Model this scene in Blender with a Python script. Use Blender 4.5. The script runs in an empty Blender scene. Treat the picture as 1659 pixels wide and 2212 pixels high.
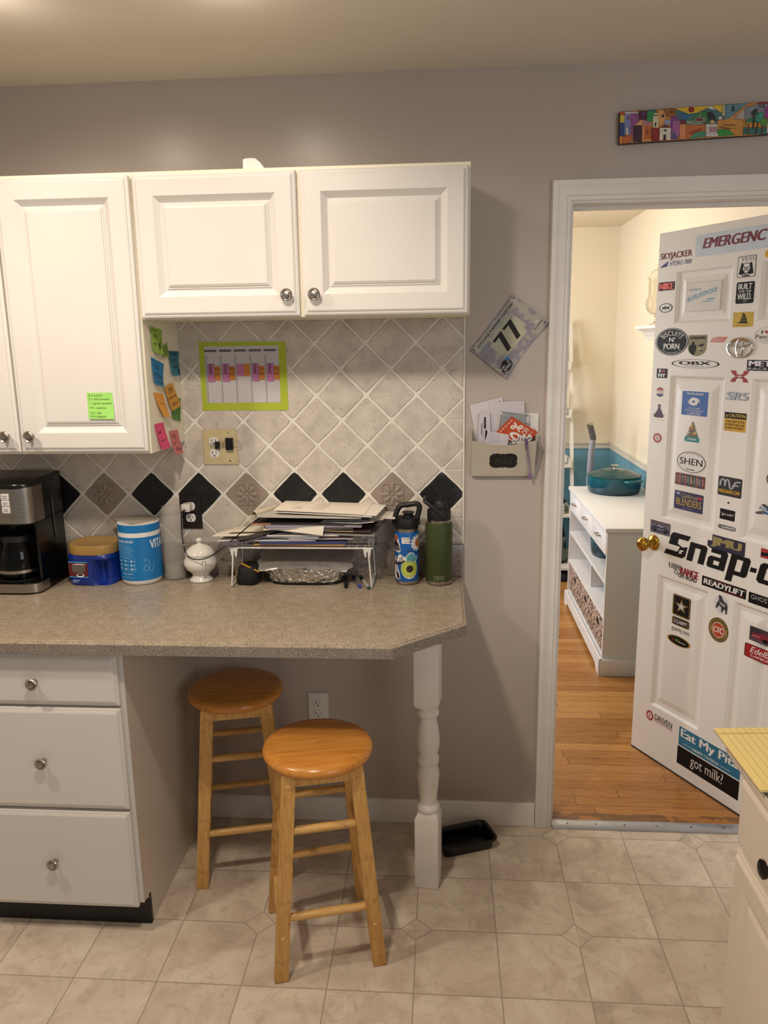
import bpy, bmesh, math, random
from mathutils import Matrix, Vector
random.seed(7)
R = math.radians
PI = math.pi
C = bpy.context.scene.collection
SC = bpy.context.scene

# ------------------------------------------------------------------ camera
IW, IH = 1659, 2212
FPX, YAW, PITCH, ROLL = 1692.6, 0.0755, 0.2126, -0.0148
CAM = Vector((0.2077, -2.4938, 1.664))
_f = Vector((-math.sin(YAW)*math.cos(PITCH), math.cos(YAW)*math.cos(PITCH), -math.sin(PITCH)))
_r0 = Vector((math.cos(YAW), math.sin(YAW), 0))
_u0 = _r0.cross(_f)
_r = _r0*math.cos(ROLL) + _u0*math.sin(ROLL)
_u = -_r0*math.sin(ROLL) + _u0*math.cos(ROLL)
cam = bpy.data.objects.new('camera', bpy.data.cameras.new('camera'))
C.objects.link(cam)
cam.matrix_world = Matrix(((_r.x, _u.x, -_f.x, CAM.x), (_r.y, _u.y, -_f.y, CAM.y), (_r.z, _u.z, -_f.z, CAM.z), (0, 0, 0, 1)))
cam.data.sensor_fit = 'VERTICAL'
cam.data.sensor_height = 36
cam.data.lens = 36*FPX/IH
cam.data.clip_start = .02
SC.camera = cam

# ------------------------------------------------------------------ world, lights, exposure
SC.view_settings.view_transform = 'Standard'
SC.view_settings.look = 'None'
SC.view_settings.gamma = 1
SC.view_settings.use_curve_mapping = False
SC.view_settings.exposure = .22
w = bpy.data.worlds.new('world')
SC.world = w
w.use_nodes = True
w.node_tree.nodes['Background'].inputs[0].default_value = (1, .97, .93, 1)
w.node_tree.nodes['Background'].inputs[1].default_value = .22

def lamp(name, kind, loc, power, col, size=.1, aim=None, sy=None, spread=None):
    l = bpy.data.lights.new(name, kind)
    l.energy = power
    l.color = col
    if kind == 'AREA':
        l.shape = 'RECTANGLE'
        l.size = size
        l.size_y = sy or size
        if spread: l.spread = R(spread)
    else:
        l.shadow_soft_size = size
    if kind == 'SPOT':
        l.spot_size = R(spread or 150); l.spot_blend = .6
    o = bpy.data.objects.new(name, l)
    C.objects.link(o)
    o.location = loc
    if aim:
        o.rotation_euler = (Vector(aim)-Vector(loc)).to_track_quat('-Z', 'Y').to_euler()
    return o
WARM = (1, .86, .70)
lamp('ceiling_lamp_a', 'SPOT', (-.27, -.64, 2.40), 5.5, WARM, .05, (-.27, -.64, 0), None, 174)
lamp('ceiling_lamp_b', 'SPOT', (-.80, -.64, 2.40), 6.5, WARM, .05, (-.80, -.64, 0), None, 174)
lamp('ceiling_glow_a', 'POINT', (-.27, -.60, 2.34), .3, WARM, .05)
lamp('ceiling_glow_b', 'POINT', (-.80, -.60, 2.34), .35, WARM, .05)
lamp('ceiling_lamp_c', 'SPOT', (-1.35, -1.20, 2.38), 44, WARM, .06, (-1.35, -1.2, 0), None, 172)
lamp('ceiling_lamp_d', 'SPOT', (-.25, -1.40, 2.38), 50, WARM, .06, (-.2, -1.4, 0), None, 172)
lamp('kitchen_window_light', 'AREA', (1.9, -3.3, 1.75), 16, (.95, .97, 1), 1.2, (0, -.1, 1.0), 1.3)
lamp('dining_window_light', 'AREA', (-.9, 2.0, 1.5), 38, (.90, .94, 1), 1.2, (1.4, 2.2, 1.0), 1.3)
lamp('dining_ceiling_light', 'POINT', (.35, 2.0, 2.1), 20, (1, .92, .80), .12)

# ------------------------------------------------------------------ material helpers
def lin(h):
    h = h.lstrip('#')
    return tuple((c/12.92 if c <= .04045 else ((c+.055)/1.055)**2.4) for c in (int(h[i:i+2], 16)/255 for i in (0, 2, 4))) + (1,)

class T:
    """small expression helper over shader math nodes"""
    def __init__(s, nt, sock): s.nt, s.s = nt, sock
    def _op(s, op, *a):
        n = s.nt.nodes.new('ShaderNodeMath'); n.operation = op
        for i, x in enumerate((s,)+a):
            if isinstance(x, T): s.nt.links.new(x.s, n.inputs[i])
            else: n.inputs[i].default_value = x
        return T(s.nt, n.outputs[0])
    def __add__(s, o): return s._op('ADD', o)
    def __sub__(s, o): return s._op('SUBTRACT', o)
    def __mul__(s, o): return s._op('MULTIPLY', o)
    def __truediv__(s, o): return s._op('DIVIDE', o)
    def abs(s): return s._op('ABSOLUTE')
    def floor(s): return s._op('FLOOR')
    def fract(s): return s._op('FRACT')
    def lt(s, o): return s._op('LESS_THAN', o)
    def gt(s, o): return s._op('GREATER_THAN', o)
    def min(s, o): return s._op('MINIMUM', o)
    def max(s, o): return s._op('MAXIMUM', o)
    def mod(s, o): return s._op('FLOORED_MODULO', o)

class Mat:
    def __init__(s, name):
        s.m = bpy.data.materials.new(name); s.m.use_nodes = True
        s.nt = s.m.node_tree; s.b = s.nt.nodes['Principled BSDF']
        s.tc = s.nt.nodes.new('ShaderNodeTexCoord')
    def new(s, t, **kw):
        n = s.nt.nodes.new(t)
        for k, v in kw.items(): setattr(n, k, v)
        return n
    def link(s, a, b): s.nt.links.new(a.s if isinstance(a, T) else a, b)
    def xyz(s, sock=None):
        n = s.new('ShaderNodeSeparateXYZ'); s.link(sock or s.tc.outputs['Object'], n.inputs[0])
        return [T(s.nt, n.outputs[i]) for i in range(3)]
    def comb(s, x, y, z=0):
        n = s.new('ShaderNodeCombineXYZ')
        for i, v in enumerate((x, y, z)):
            if isinstance(v, T): s.link(v, n.inputs[i])
            else: n.inputs[i].default_value = v
        return n.outputs[0]
    def noise(s, scale, detail=3, rough=.55, vec=None, out=0, dist=0):
        n = s.new('ShaderNodeTexNoise'); n.inputs['Scale'].default_value = scale
        n.inputs['Detail'].default_value = detail; n.inputs['Roughness'].default_value = rough; n.inputs['Distortion'].default_value = dist
        s.link(vec if vec is not None else s.tc.outputs['Object'], n.inputs['Vector'])
        return T(s.nt, n.outputs[out])
    def white(s, vec):
        n = s.new('ShaderNodeTexWhiteNoise', noise_dimensions='3D'); s.link(vec, n.inputs[0]); return T(s.nt, n.outputs[0])
    def ramp(s, fac, stops, interp='LINEAR'):
        n = s.new('ShaderNodeValToRGB'); n.color_ramp.interpolation = interp
        e = n.color_ramp.elements
        while len(e) < len(stops): e.new(.5)
        for k, (p, c) in enumerate(stops):
            e[k].position = p; e[k].color = lin(c) if isinstance(c, str) else (c, c, c, 1)
        s.link(fac, n.inputs[0]); return n.outputs[0]
    def mix(s, fac, a, b, mode='MIX'):
        n = s.new('ShaderNodeMix', data_type='RGBA', blend_type=mode)
        for v, i in ((fac, 0), (a, 6), (b, 7)):
            if isinstance(v, T): s.link(v, n.inputs[i])
            elif isinstance(v, str): n.inputs[i].default_value = lin(v)
            elif isinstance(v, (int, float)): n.inputs[i].default_value = v
            else: s.link(v, n.inputs[i])
        return n.outputs[2]
    def color(s, sock): s.link(sock, s.b.inputs['Base Color'])
    def set(s, rough=.5, metal=0, spec=.5, **kw):
        s.b.inputs['Roughness'].default_value = rough; s.b.inputs['Metallic'].default_value = metal
        s.b.inputs['Specular IOR Level'].default_value = spec
        for k, v in kw.items(): s.b.inputs[k.replace('_', ' ')].default_value = v
        return s
    def bump(s, sock, strength=.2, dist=.002):
        n = s.new('ShaderNodeBump'); n.inputs['Strength'].default_value = strength; n.inputs['Distance'].default_value = dist
        s.link(sock, n.inputs['Height']); s.link(n.outputs[0], s.b.inputs['Normal'])

_mc = {}
def P(hexc, rough=.5, metal=0, var=.06, scale=14, spec=.5, bump=0, bscale=300, **kw):
    """plain paint / plastic / metal: base colour with a faint procedural mottling"""
    key = (hexc, rough, metal, var, scale, spec, bump, bscale, tuple(sorted(kw.items())))
    if key in _mc: return _mc[key]
    m = Mat('mat_%s_%d' % (hexc.strip('#'), len(_mc)))
    c = lin(hexc)
    lo = [max(0, x*(1-var)) for x in c[:3]]; hi = [min(1, x*(1+var)) for x in c[:3]]
    n = m.noise(scale, 2)
    rp = m.new('ShaderNodeValToRGB')
    rp.color_ramp.elements[0].color = (*lo, 1); rp.color_ramp.elements[1].color = (*hi, 1)
    rp.color_ramp.elements[0].position = .3; rp.color_ramp.elements[1].position = .7
    m.link(n, rp.inputs[0]); m.color(rp.outputs[0])
    m.set(rough, metal, spec, **kw)
    if bump: m.bump(m.noise(bscale, 3), bump, .001)
    _mc[key] = m.m
    return m.m

# ------------------------------------------------------------------ mesh builder
FRONT = Matrix(((1, 0, 0, 0), (0, 0, -1, 0), (0, 1, 0, 0), (0, 0, 0, 1)))     # (u,v,h) -> (u,-h,v)   facing -y
RIGHT = Matrix(((0, 0, 1, 0), (1, 0, 0, 0), (0, 1, 0, 0), (0, 0, 0, 1)))      # (u,v,h) -> (h,u,v)    facing +x
LEFT = Matrix(((0, 0, -1, 0), (-1, 0, 0, 0), (0, 1, 0, 0), (0, 0, 0, 1)))     # (u,v,h) -> (-h,-u,v)  facing -x
UP = Matrix()
def TR(x=0, y=0, z=0): return Matrix.Translation((x, y, z))
def RZ(a): return Matrix.Rotation(R(a), 4, 'Z')
def RX(a): return Matrix.Rotation(R(a), 4, 'X')
def RY(a): return Matrix.Rotation(R(a), 4, 'Y')

_tc = {}
def text_geom(s, bold=0.0, shear=0.0):
    k = (s, bold, shear)
    if k not in _tc:
        cu = bpy.data.curves.new('lettering', 'FONT'); cu.body = s; cu.shear = shear; cu.offset = bold; cu.resolution_u = 3
        ob = bpy.data.objects.new('lettering', cu)
        me = ob.to_mesh()
        v = [(p.co.x, p.co.y) for p in me.vertices]
        f = [tuple(p.vertices) for p in me.polygons]
        ob.to_mesh_clear()
        bpy.data.objects.remove(ob); bpy.data.curves.remove(cu)
        xs = [p[0] for p in v] or [0, 1]; ys = [p[1] for p in v] or [0, 1]
        _tc[k] = (v, f, (min(xs), min(ys), max(xs), max(ys)))
    return _tc[k]

class MB:
    def __init__(s, M=None): s.v = []; s.f = []; s.m = []; s.mats = []; s.M = M or Matrix(); s.nosm = set()
    def mi(s, mat):
        if mat not in s.mats: s.mats.append(mat)
        return s.mats.index(mat)
    def add(s, vs, fs, mat, M=None):
        M = s.M @ M if M else s.M
        b = len(s.v); i = s.mi(mat)
        s.v += [tuple(M @ Vector(p)) for p in vs]
        for f in fs: s.f.append(tuple(b+k for k in f)); s.m.append(i)
    def addbm(s, bm, mat, M=None):
        bm.verts.index_update()
        s.add([v.co.copy() for v in bm.verts], [[v.index for v in f.verts] for f in bm.faces], mat, M); bm.free()
    def box(s, x0, y0, z0, x1, y1, z1, mat, bev=0, seg=2, M=None):
        bm = bmesh.new()
        bmesh.ops.create_cube(bm, size=1)
        for v in bm.verts: v.co = Vector(((x0+x1)/2+v.co.x*(x1-x0), (y0+y1)/2+v.co.y*(y1-y0), (z0+z1)/2+v.co.z*(z1-z0)))
        if bev: bmesh.ops.bevel(bm, geom=bm.edges[:], offset=bev, segments=seg, affect='EDGES', profile=.5)
        s.addbm(bm, mat, M)
    def prism(s, poly, h0, h1, mat, M=None, bev=0, cap=True, side=None):
        """polygon in (u,v) extruded along h"""
        n = len(poly)
        if bev:
            bm = bmesh.new()
            lo = [bm.verts.new((p[0], p[1], h0)) for p in poly]; hi = [bm.verts.new((p[0], p[1], h1)) for p in poly]
            bm.faces.new(lo[::-1]); top = bm.faces.new(hi)
            for k in range(n): bm.faces.new((lo[k], lo[(k+1) % n], hi[(k+1) % n], hi[k]))
            bmesh.ops.bevel(bm, geom=list(top.edges), offset=bev, segments=2, affect='EDGES', profile=.5)
            s.addbm(bm, mat, M); return
        vs = [(p[0], p[1], h0) for p in poly]+[(p[0], p[1], h1) for p in poly]
        s.add(vs, [tuple(range(n, 2*n))]+([tuple(range(n-1, -1, -1))] if cap else []), mat, M)
        s.add(vs, [(k, (k+1) % n, n+(k+1) % n, n+k) for k in range(n)], side or mat, M)
    def poly(s, poly, h, mat, M=None):
        s.add([(p[0], p[1], h) for p in poly], [tuple(range(len(poly)))], mat, M)
    def rect(s, u0, v0, u1, v1, h, mat, M=None): s.poly([(u0, v0), (u1, v0), (u1, v1), (u0, v1)], h, mat, M)
    def ell(s, cu, cv, a, b, h, mat, n=32, M=None, a0=0, a1=360):
        s.poly([(cu+a*math.cos(R(a0+(a1-a0)*k/n)), cv+b*math.sin(R(a0+(a1-a0)*k/n))) for k in range(n if a1-a0 >= 360 else n+1)], h, mat, M)
    def ring(s, cu, cv, a, b, t, h, mat, n=40, M=None):
        vs = []; 
        for k in range(n):
            c, q = math.cos(2*PI*k/n), math.sin(2*PI*k/n)
            vs += [(cu+a*c, cv+b*q, h), (cu+(a-t)*c, cv+(b-t)*q, h)]
        s.add(vs, [(2*k, 2*((k+1) % n), 2*((k+1) % n)+1, 2*k+1) for k in range(n)], mat, M)
    def frame2(s, u0, v0, u1, v1, t, h, mat, M=None):
        s.rect(u0, v0, u1, v0+t, h, mat, M); s.rect(u0, v1-t, u1, v1, h, mat, M)
        s.rect(u0, v0+t, u0+t, v1-t, h, mat, M); s.rect(u1-t, v0+t, u1, v1-t, h, mat, M)
    def line(s, pts, t, h, mat, M=None):
        for a, b in zip(pts, pts[1:]):
            d = Vector((b[0]-a[0], b[1]-a[1])); 
            if d.length < 1e-7: continue
            n = Vector((-d.y, d.x)).normalized()*t/2
            s.poly([(a[0]-n.x, a[1]-n.y), (b[0]-n.x, b[1]-n.y), (b[0]+n.x, b[1]+n.y), (a[0]+n.x, a[1]+n.y)], h, mat, M)
    def text(s, t, u0, v0, u1, v1, h, mat, bold=0, shear=0, M=None, arc=None):
        """lettering scaled to fill the rectangle; arc=(cu,cv,r,a_mid,span) bends it round a circle"""
        v, f, (a, b, c, d) = text_geom(t, 0, shear)
        if not v: return
        if arc:
            cu, cv, r, mid, span, hgt = arc
            o = []
            for x, y in v:
                tt = (x-a)/(c-a)-.5; rr = r+(y-b)/(d-b)*hgt*(1 if span > 0 else -1)
                an = R(mid-tt*span)
                o.append((cu+rr*math.cos(an), cv+rr*math.sin(an), h))
            s.add(o, f, mat, M); return
        sx, sy = (u1-u0)/max(1e-6, c-a), (v1-v0)/max(1e-6, d-b)
        e = max(0, min(bold, .07))*1.1
        for k, o in enumerate((0,) if e <= 0 else ((-.5, .5) if e < .025 else (-1, 0, 1))):
            q = (c-a)/(c-a+2*e) if e > 0 else 1
            s.add([(u0+(x-a+e+o*e)*sx*q, v0+(y-b)*sy, h+k*.00002) for x, y in v], f, mat, M)
    def lathe(s, prof, mat, seg=32, M=None, close=True, sx=1, sy=1):
        """profile of (r,z) turned about z"""
        vs = []; fs = []; n = len(prof)
        for k in range(seg):
            c, q = math.cos(2*PI*k/seg), math.sin(2*PI*k/seg)
            vs += [(r*c*sx, r*q*sy, z) for r, z in prof]
        for k in range(seg):
            for j in range(n-1):
                a, b = k*n+j, ((k+1) % seg)*n+j
                fs.append((a, b, b+1, a+1))
        if close:
            if prof[0][0] > 1e-6: fs.append(tuple(k*n for k in range(seg-1, -1, -1)))
            if prof[-1][0] > 1e-6: fs.append(tuple(k*n+n-1 for k in range(seg)))
        s.add(vs, fs, mat, M)
    def tube(s, pts, r, mat, seg=8, closed=False, M=None, flat=1):
        pts = [Vector(p) for p in pts]; n = len(pts)
        rr = r if isinstance(r, (list, tuple)) else [r]*n
        vs = []; fs = []; up = None
        for k in range(n):
            d = (pts[(k+1) % n]-pts[k-1]) if closed or 0 < k < n-1 else (pts[1]-pts[0] if k == 0 else pts[-1]-pts[-2])
            d.normalize()
            if up is None: up = d.orthogonal().normalized() if flat == 1 else (Vector((0, 0, 1)) if abs(d.z) < .9 else Vector((1, 0, 0)))
            up = (up-d*up.dot(d)); up = up.normalized() if up.length > 1e-6 else d.orthogonal().normalized()
            sd = d.cross(up)
            for j in range(seg):
                a = 2*PI*j/seg
                vs.append(pts[k]+(sd*math.cos(a)+up*math.sin(a)*flat)*rr[k])
        for k in range(n if closed else n-1):
            for j in range(seg):
                a, b = k*seg+j, k*seg+(j+1) % seg; k2 = (k+1) % n
                fs.append((a, b, k2*seg+(j+1) % seg, k2*seg+j))
        if not closed: fs += [tuple(range(seg-1, -1, -1)), tuple(range((n-1)*seg, n*seg))]
        s.add(vs, fs, mat, M)
    def rings(s, u0, v0, u1, v1, prof, mat, M=None, cap=True):
        """nested rectangles: prof of (inset, h) from outside to the centre"""
        vs = []; fs = []
        for i, h in prof: vs += [(u0+i, v0+i, h), (u1-i, v0+i, h), (u1-i, v1-i, h), (u0+i, v1-i, h)]
        for k in range(len(prof)-1):
            for j in range(4): fs.append((4*k+j, 4*k+(j+1) % 4, 4*k+4+(j+1) % 4, 4*k+4+j))
        if cap: fs.append(tuple(4*(len(prof)-1)+j for j in range(4)))
        s.add(vs, fs, mat, M)
    def grid(s, fn, nu, nv, mat, M=None, thick=0):
        vs = [fn(i/nu, j/nv) for j in range(nv+1) for i in range(nu+1)]
        fs = [(j*(nu+1)+i, j*(nu+1)+i+1, (j+1)*(nu+1)+i+1, (j+1)*(nu+1)+i) for j in range(nv) for i in range(nu)]
        if thick:
            b = len(vs)
            vs = vs+[(p[0], p[1], p[2]-thick) for p in vs]
            fs2 = [tuple(b+k for k in f[::-1]) for f in fs]
            ed = [i for i in range(nu+1)]+[j*(nu+1)+nu for j in range(1, nv+1)]+[nv*(nu+1)+i for i in range(nu-1, -1, -1)]+[j*(nu+1) for j in range(nv-1, 0, -1)]
            fs2 += [(ed[k-1], b+ed[k-1], b+ed[k], ed[k]) for k in range(len(ed))]
            fs = fs+fs2
        s.add(vs, fs, mat, M)
    def build(s, name, parent=None, loc=(0, 0, 0), rot=0, smooth=True, ang=38, weld=True):
        me = bpy.data.meshes.new(name)
        me.from_pydata(s.v, [], s.f)
        for m in s.mats: me.materials.append(m)
        me.polygons.foreach_set('material_index', s.m)
        bm = bmesh.new(); bm.from_mesh(me)
        if weld: bmesh.ops.remove_doubles(bm, verts=bm.verts, dist=2e-6)
        for f in bm.faces: f.smooth = smooth
        if smooth:
            bm.normal_update()
            for e in bm.edges:
                if len(e.link_faces) != 2 or e.calc_face_angle(3) > R(ang) or e.link_faces[0].material_index != e.link_faces[1].material_index: e.smooth = False
        bm.to_mesh(me); bm.free()
        o = bpy.data.objects.new(name, me); C.objects.link(o)
        o.parent = parent
        o.location = loc
        o.rotation_euler = rot if isinstance(rot, tuple) else (0, 0, R(rot))
        return o

def tag(o, label=None, cat=None, group=None, kind=None):
    if label: o['label'] = label
    if cat: o['category'] = cat
    if group: o['group'] = group
    if kind: o['kind'] = kind
    return o
def thing(name, label, cat, loc=(0, 0, 0), rot=0, group=None):
    o = bpy.data.objects.new(name, None); C.objects.link(o); o.empty_display_size = .05
    o.location = loc; o.rotation_euler = rot if isinstance(rot, tuple) else (0, 0, R(rot))
    return tag(o, label, cat, group)
def dup(root, loc, rot, label=None, group=None):
    r = root.copy(); C.objects.link(r); r.location = loc
    r.rotation_euler = rot if isinstance(rot, tuple) else (0, 0, R(rot))
    if label: r['label'] = label
    if group: r['group'] = group
    for ch in list(root.children):
        c = ch.copy(); C.objects.link(c); c.parent = r
        for g in ch.children:
            d = g.copy(); C.objects.link(d); d.parent = c
    return r
def struct(mb, name, parent=None, **kw):
    o = mb.build(name, parent, **kw)
    if not parent: o['kind'] = 'structure'
    return o
def bez(p, n=12):
    """smooth curve through points (Catmull-Rom)"""
    p = [Vector(q) for q in p]; q = [2*p[0]-p[1]]+p+[2*p[-1]-p[-2]]; o = []
    for k in range(1, len(q)-2):
        for j in range(n):
            t = j/n
            o.append(.5*((2*q[k])+(q[k+1]-q[k-1])*t+(2*q[k-1]-5*q[k]+4*q[k+1]-q[k+2])*t*t+(3*q[k]-q[k-1]-3*q[k+1]+q[k+2])*t**3))
    return o+[p[-1]]
def rrect(u0, v0, u1, v1, r, n=5):
    o = []
    for cx, cy, a in ((u1-r, v1-r, 0), (u0+r, v1-r, 90), (u0+r, v0+r, 180), (u1-r, v0+r, 270)):
        for k in range(n+1): o.append((cx+r*math.cos(R(a+90*k/n)), cy+r*math.sin(R(a+90*k/n))))
    return o
def ray(px, py): return _f+_r*((px-IW/2)/FPX)+_u*((IH/2-py)/FPX)
def onx(px, py, x): d = ray(px, py); return CAM+d*((x-CAM.x)/d.x)
def ony(px, py, y): d = ray(px, py); return CAM+d*((y-CAM.y)/d.y)
def onz(px, py, z): d = ray(px, py); return CAM+d*((z-CAM.z)/d.z)
class CylMB(MB):
    """drawing in (u,v,h) wrapped round an upright cylinder, u = arc length from the front"""
    def __init__(s, r, a0=0): super().__init__(); s.r = r; s.a0 = a0
    def add(s, vs, fs, mat, M=None):
        o = []
        for p in vs:
            q = (M @ Vector(p)) if M else Vector(p)
            a = q[0]/s.r+R(s.a0)
            o.append(((s.r+q[2])*math.sin(a), -(s.r+q[2])*math.cos(a), q[1]))
        MB.add(s, o, fs, mat)
    def poly(s, poly, h, mat, M=None):
        # cut into vertical strips so that the shape follows the curve
        if M: poly = [tuple((M @ Vector((p[0], p[1], 0)))[:2]) for p in poly]
        us = [p[0] for p in poly]; a, b = min(us), max(us); n = max(1, int((b-a)/.006))
        if n == 1: s.add([(p[0], p[1], h) for p in poly], [tuple(range(len(poly)))], mat); return
        bm = bmesh.new(); bm.faces.new([bm.verts.new((p[0], p[1], h)) for p in poly])
        for k in range(1, n):
            bmesh.ops.bisect_plane(bm, geom=bm.verts[:]+bm.edges[:]+bm.faces[:], plane_co=(a+(b-a)*k/n, 0, 0), plane_no=(1, 0, 0))
        bm.verts.index_update()
        s.add([v.co.copy() for v in bm.verts], [[v.index for v in f.verts] for f in bm.faces], mat); bm.free()
# ------------------------------------------------------------------ colours used often
WHITE = P('#d0ccc7', .38, var=.015, scale=5)
TRIMW = P('#e3dfd9', .45, var=.05, scale=9)
BLACKP = P('#0c0c0d', .35)
STEEL = P('#a9a49c', .28, 1, var=.08, scale=40)
CHROME = P('#c9c7c4', .16, 1, var=.03)
PAPER = P('#e4e0dc', .8, var=.02)
INK = P('#141416', .7)

# ------------------------------------------------------------------ setting: floors
def vinyl():
    m = Mat('vinyl_tile_floor'); x, y, z = m.xyz()
    G = .2295
    u = x-.594; v = y+.069
    gx = (u/G).fract(); gy = (v/G).fract()
    lx = (gx-.5).abs(); ly = (gy-.5).abs()                 # .5 at a grid line
    line = lx.max(ly).gt(.5-.0085)
    G2 = G*2
    dx = ((u/G2+.5).fract()-.5).abs()*G2; dy = ((v/G2+.5).fract()-.5).abs()*G2
    dia = dx+dy
    inside = dia.lt(.047); edge = dia.gt(.0425)*inside
    line = (line*(inside*-1+1)).max(edge)
    cell = m.comb((u/G).floor(), (v/G).floor(), inside)
    rnd = m.white(cell)
    off = m.new('ShaderNodeVectorMath', operation='MULTIPLY_ADD'); m.link(cell, off.inputs[0]); off.inputs[1].default_value = (3.7, 5.1, 2.3); m.link(m.tc.outputs['Object'], off.inputs[2])
    n1 = m.noise(7, 5, .62, off.outputs[0], dist=.8); n2 = m.noise(15, 6, .68, off.outputs[0], dist=1.8)
    base = m.ramp(n1, [(.28, '#b3a392'), (.45, '#cbbba9'), (.58, '#d6c9b6'), (.75, '#e0d5c3')])
    vein = m.ramp(n2, [(.36, 1.0), (.47, .0)])
    base = m.mix(T(m.nt, vein)*.32, base, '#8f8377')
    base = m.mix(rnd*.28, base, '#b5a592')
    col = m.mix(line*.75, base, '#95887b')
    m.color(col); m.set(.42, spec=.4)
    m.bump(line*-1+n2*.15, .12, .001)
    return m.m
def planks():
    m = Mat('oak_strip_floor'); x, y, z = m.xyz()
    Wd = .057
    row = (y/Wd).floor(); fy = (y/Wd).fract()
    sh = m.white(m.comb(row, 0, 3)); xx = x/.75+sh*7
    col_i = xx.floor(); fx = xx.fract()
    rnd = m.white(m.comb(row, col_i, 1))
    seam = (fy.lt(.035)).max(fx.lt(.004))
    vec = m.comb(x*2.2+rnd*9, y*26+rnd*13, rnd*5)
    g = m.noise(4, 5, .62, vec, dist=1.6)
    c = m.ramp(g, [(.28, '#6b3f19'), (.42, '#a26a31'), (.58, '#bb823f'), (.8, '#cb9653')])
    c = m.mix(.42, c, m.ramp(rnd, [(0, '#83501f'), (.5, '#a8713a'), (1, '#cc9a5a')]))
    stain = (y.lt(.07))*m.noise(9, 3).gt(.46)*.55
    c = m.mix(stain, c, '#4c3a2a')
    c = m.mix(seam*.7, c, '#3a2412')
    m.color(c); m.set(.33, spec=.5)
    return m.m
b = MB(); b.box(-2.4, -3.7, -.05, 2.5, 0.0, 0, vinyl()); struct(b, 'floor')
b = MB(); b.box(-2.0, 0.0005, -.05, 1.6, 3.5, .006, planks()); struct(b, 'floor')
CEIL = P('#e4dccf', .7, var=.02, scale=2)
b = MB(); b.box(-2.4, -3.7, 2.437, 2.5, 0.12, 2.5, CEIL); struct(b, 'ceiling')
b = MB(); b.box(-2.0, .121, 2.437, 1.6, 3.5, 2.5, P('#d8ccb4', .7, var=.02, scale=2)); struct(b, 'ceiling')

# ------------------------------------------------------------------ walls
TAUPE = P('#b5aaa2', .30, var=.025, scale=3, bump=.06, bscale=220)
CREAM = P('#dfd3bb', .55, var=.015, scale=3)
BLUE = P('#6797a8', .5, var=.03, scale=3)
OL, OR_, OT = .576, 1.376, 2.078          # rough opening
b = MB()
for (x0, x1, z0, z1) in ((-2.4, OL, 0, 2.437), (OR_, 2.5, 0, 2.437), (OL, OR_, OT, 2.437)):
    b.box(x0, 0, z0, x1, .06, z1, TAUPE); b.box(x0, .06, z0, x1, .12, z1, CREAM)
struct(b, 'wall_back')
b = MB(); b.box(-2.5, -3.7, 0, -2.4, .12, 2.437, TAUPE); struct(b, 'wall_left')
b = MB(); b.box(2.5, -3.7, 0, 2.6, .12, 2.437, TAUPE); struct(b, 'wall_right')
b = MB()
b.box(-2, 3.4, 0, 1.455, 3.5, .895, BLUE); b.box(-2, 3.4, .895, 1.455, 3.5, 2.437, CREAM); struct(b, 'wall_far')
b = MB()
b.box(1.455, .121, 0, 1.555, 3.5, .895, BLUE); b.box(1.455, .121, .895, 1.555, 3.5, 2.437, CREAM); struct(b, 'wall_dining_right')
b = MB(); b.box(-2.1, .121, 0, -2, 3.5, 2.437, CREAM); struct(b, 'wall_dining_left')
# chair rail round the dining room
b = MB()
prof = [(0, 0), (.012, .0), (.014, .012), (.006, .018), (.006, .028), (.020, .034), (.022, .042), (0, .042)]
RAILW = P('#cfc8ba', .45, var=.02)
b.add([(x, 3.4-h, .8755+z) for x in (-2, 1.455) for h, z in prof], [(k, k+1, 8+k+1, 8+k) for k in range(7)], RAILW)
b.add([(1.455-h, y, .8755+z) for y in (.125, 3.4) for h, z in prof], [(k, 8+k, 8+k+1, k+1) for k in range(7)], RAILW)
struct(b, 'trim_1')

# ------------------------------------------------------------------ door casing, jamb, threshold, skirting
b = MB()
pf = [(0, 0), (0, .009), (.004, .012), (.011, .012), (.014, .016), (.019, .0165), (.040, .018), (.044, .021), (.0555, .0215), (.057, 0)]
xl, xr, zt = .588, 1.364, 2.066
vs = []
for d, h in pf: vs += [(xl-d, -h, .001), (xl-d, -h, zt+d), (xr+d, -h, zt+d), (xr+d, -h, .001)]
fs = []
for k in range(len(pf)-1):
    for j in range(3): fs.append((4*k+j, 4*k+4+j, 4*k+5+j, 4*k+1+j))
b.add(vs, fs, TRIMW)
struct(b, 'trim_2')
b = MB()
b.box(OL, -.002, 0, .594, .125, 2.078, TRIMW); b.box(1.358, -.002, 0, OR_, .125, 2.078, TRIMW); b.box(.594, -.002, 2.06, 1.358, .125, 2.078, TRIMW)
b.box(.594, .055, .01, .604, .09, 2.05, TRIMW); b.box(.604, .055, 2.05, 1.358, .09, 2.06, TRIMW)
struct(b, 'trim_3')
b = MB()
STRIP = P('#b9bdc4', .32, .75, var=.06, scale=30)
b.prism([(-.0235, .0005), (.022, .0005), (.022, .009), (.012, .012), (-.018, .006), (-.0235, .002)], .594, 1.358, STRIP, M=Matrix(((0, 0, 1, 0), (1, 0, 0, 0), (0, 1, 0, 0), (0, 0, 0, 1))))
for x in (.648, .745, .845, .955, 1.07, 1.18): b.ell(x, -.002, .003, .003, .0098, P('#3a3a3c', .5), 10)
struct(b, 'trim_4')
b = MB()
pb = [(0, 0), (.014, 0), (.014, .066), (.011, .072), (.011, .078), (.006, .084), (0, .085)]
b.add([(x, -h, z+.001) for x in (-.644, .5305) for h, z in pb], [(k, k+1, 7+k+1, 7+k) for k in range(6)]+[tuple(range(7, 14))], TRIMW)
struct(b, 'baseboard_back')
b = MB()
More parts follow.
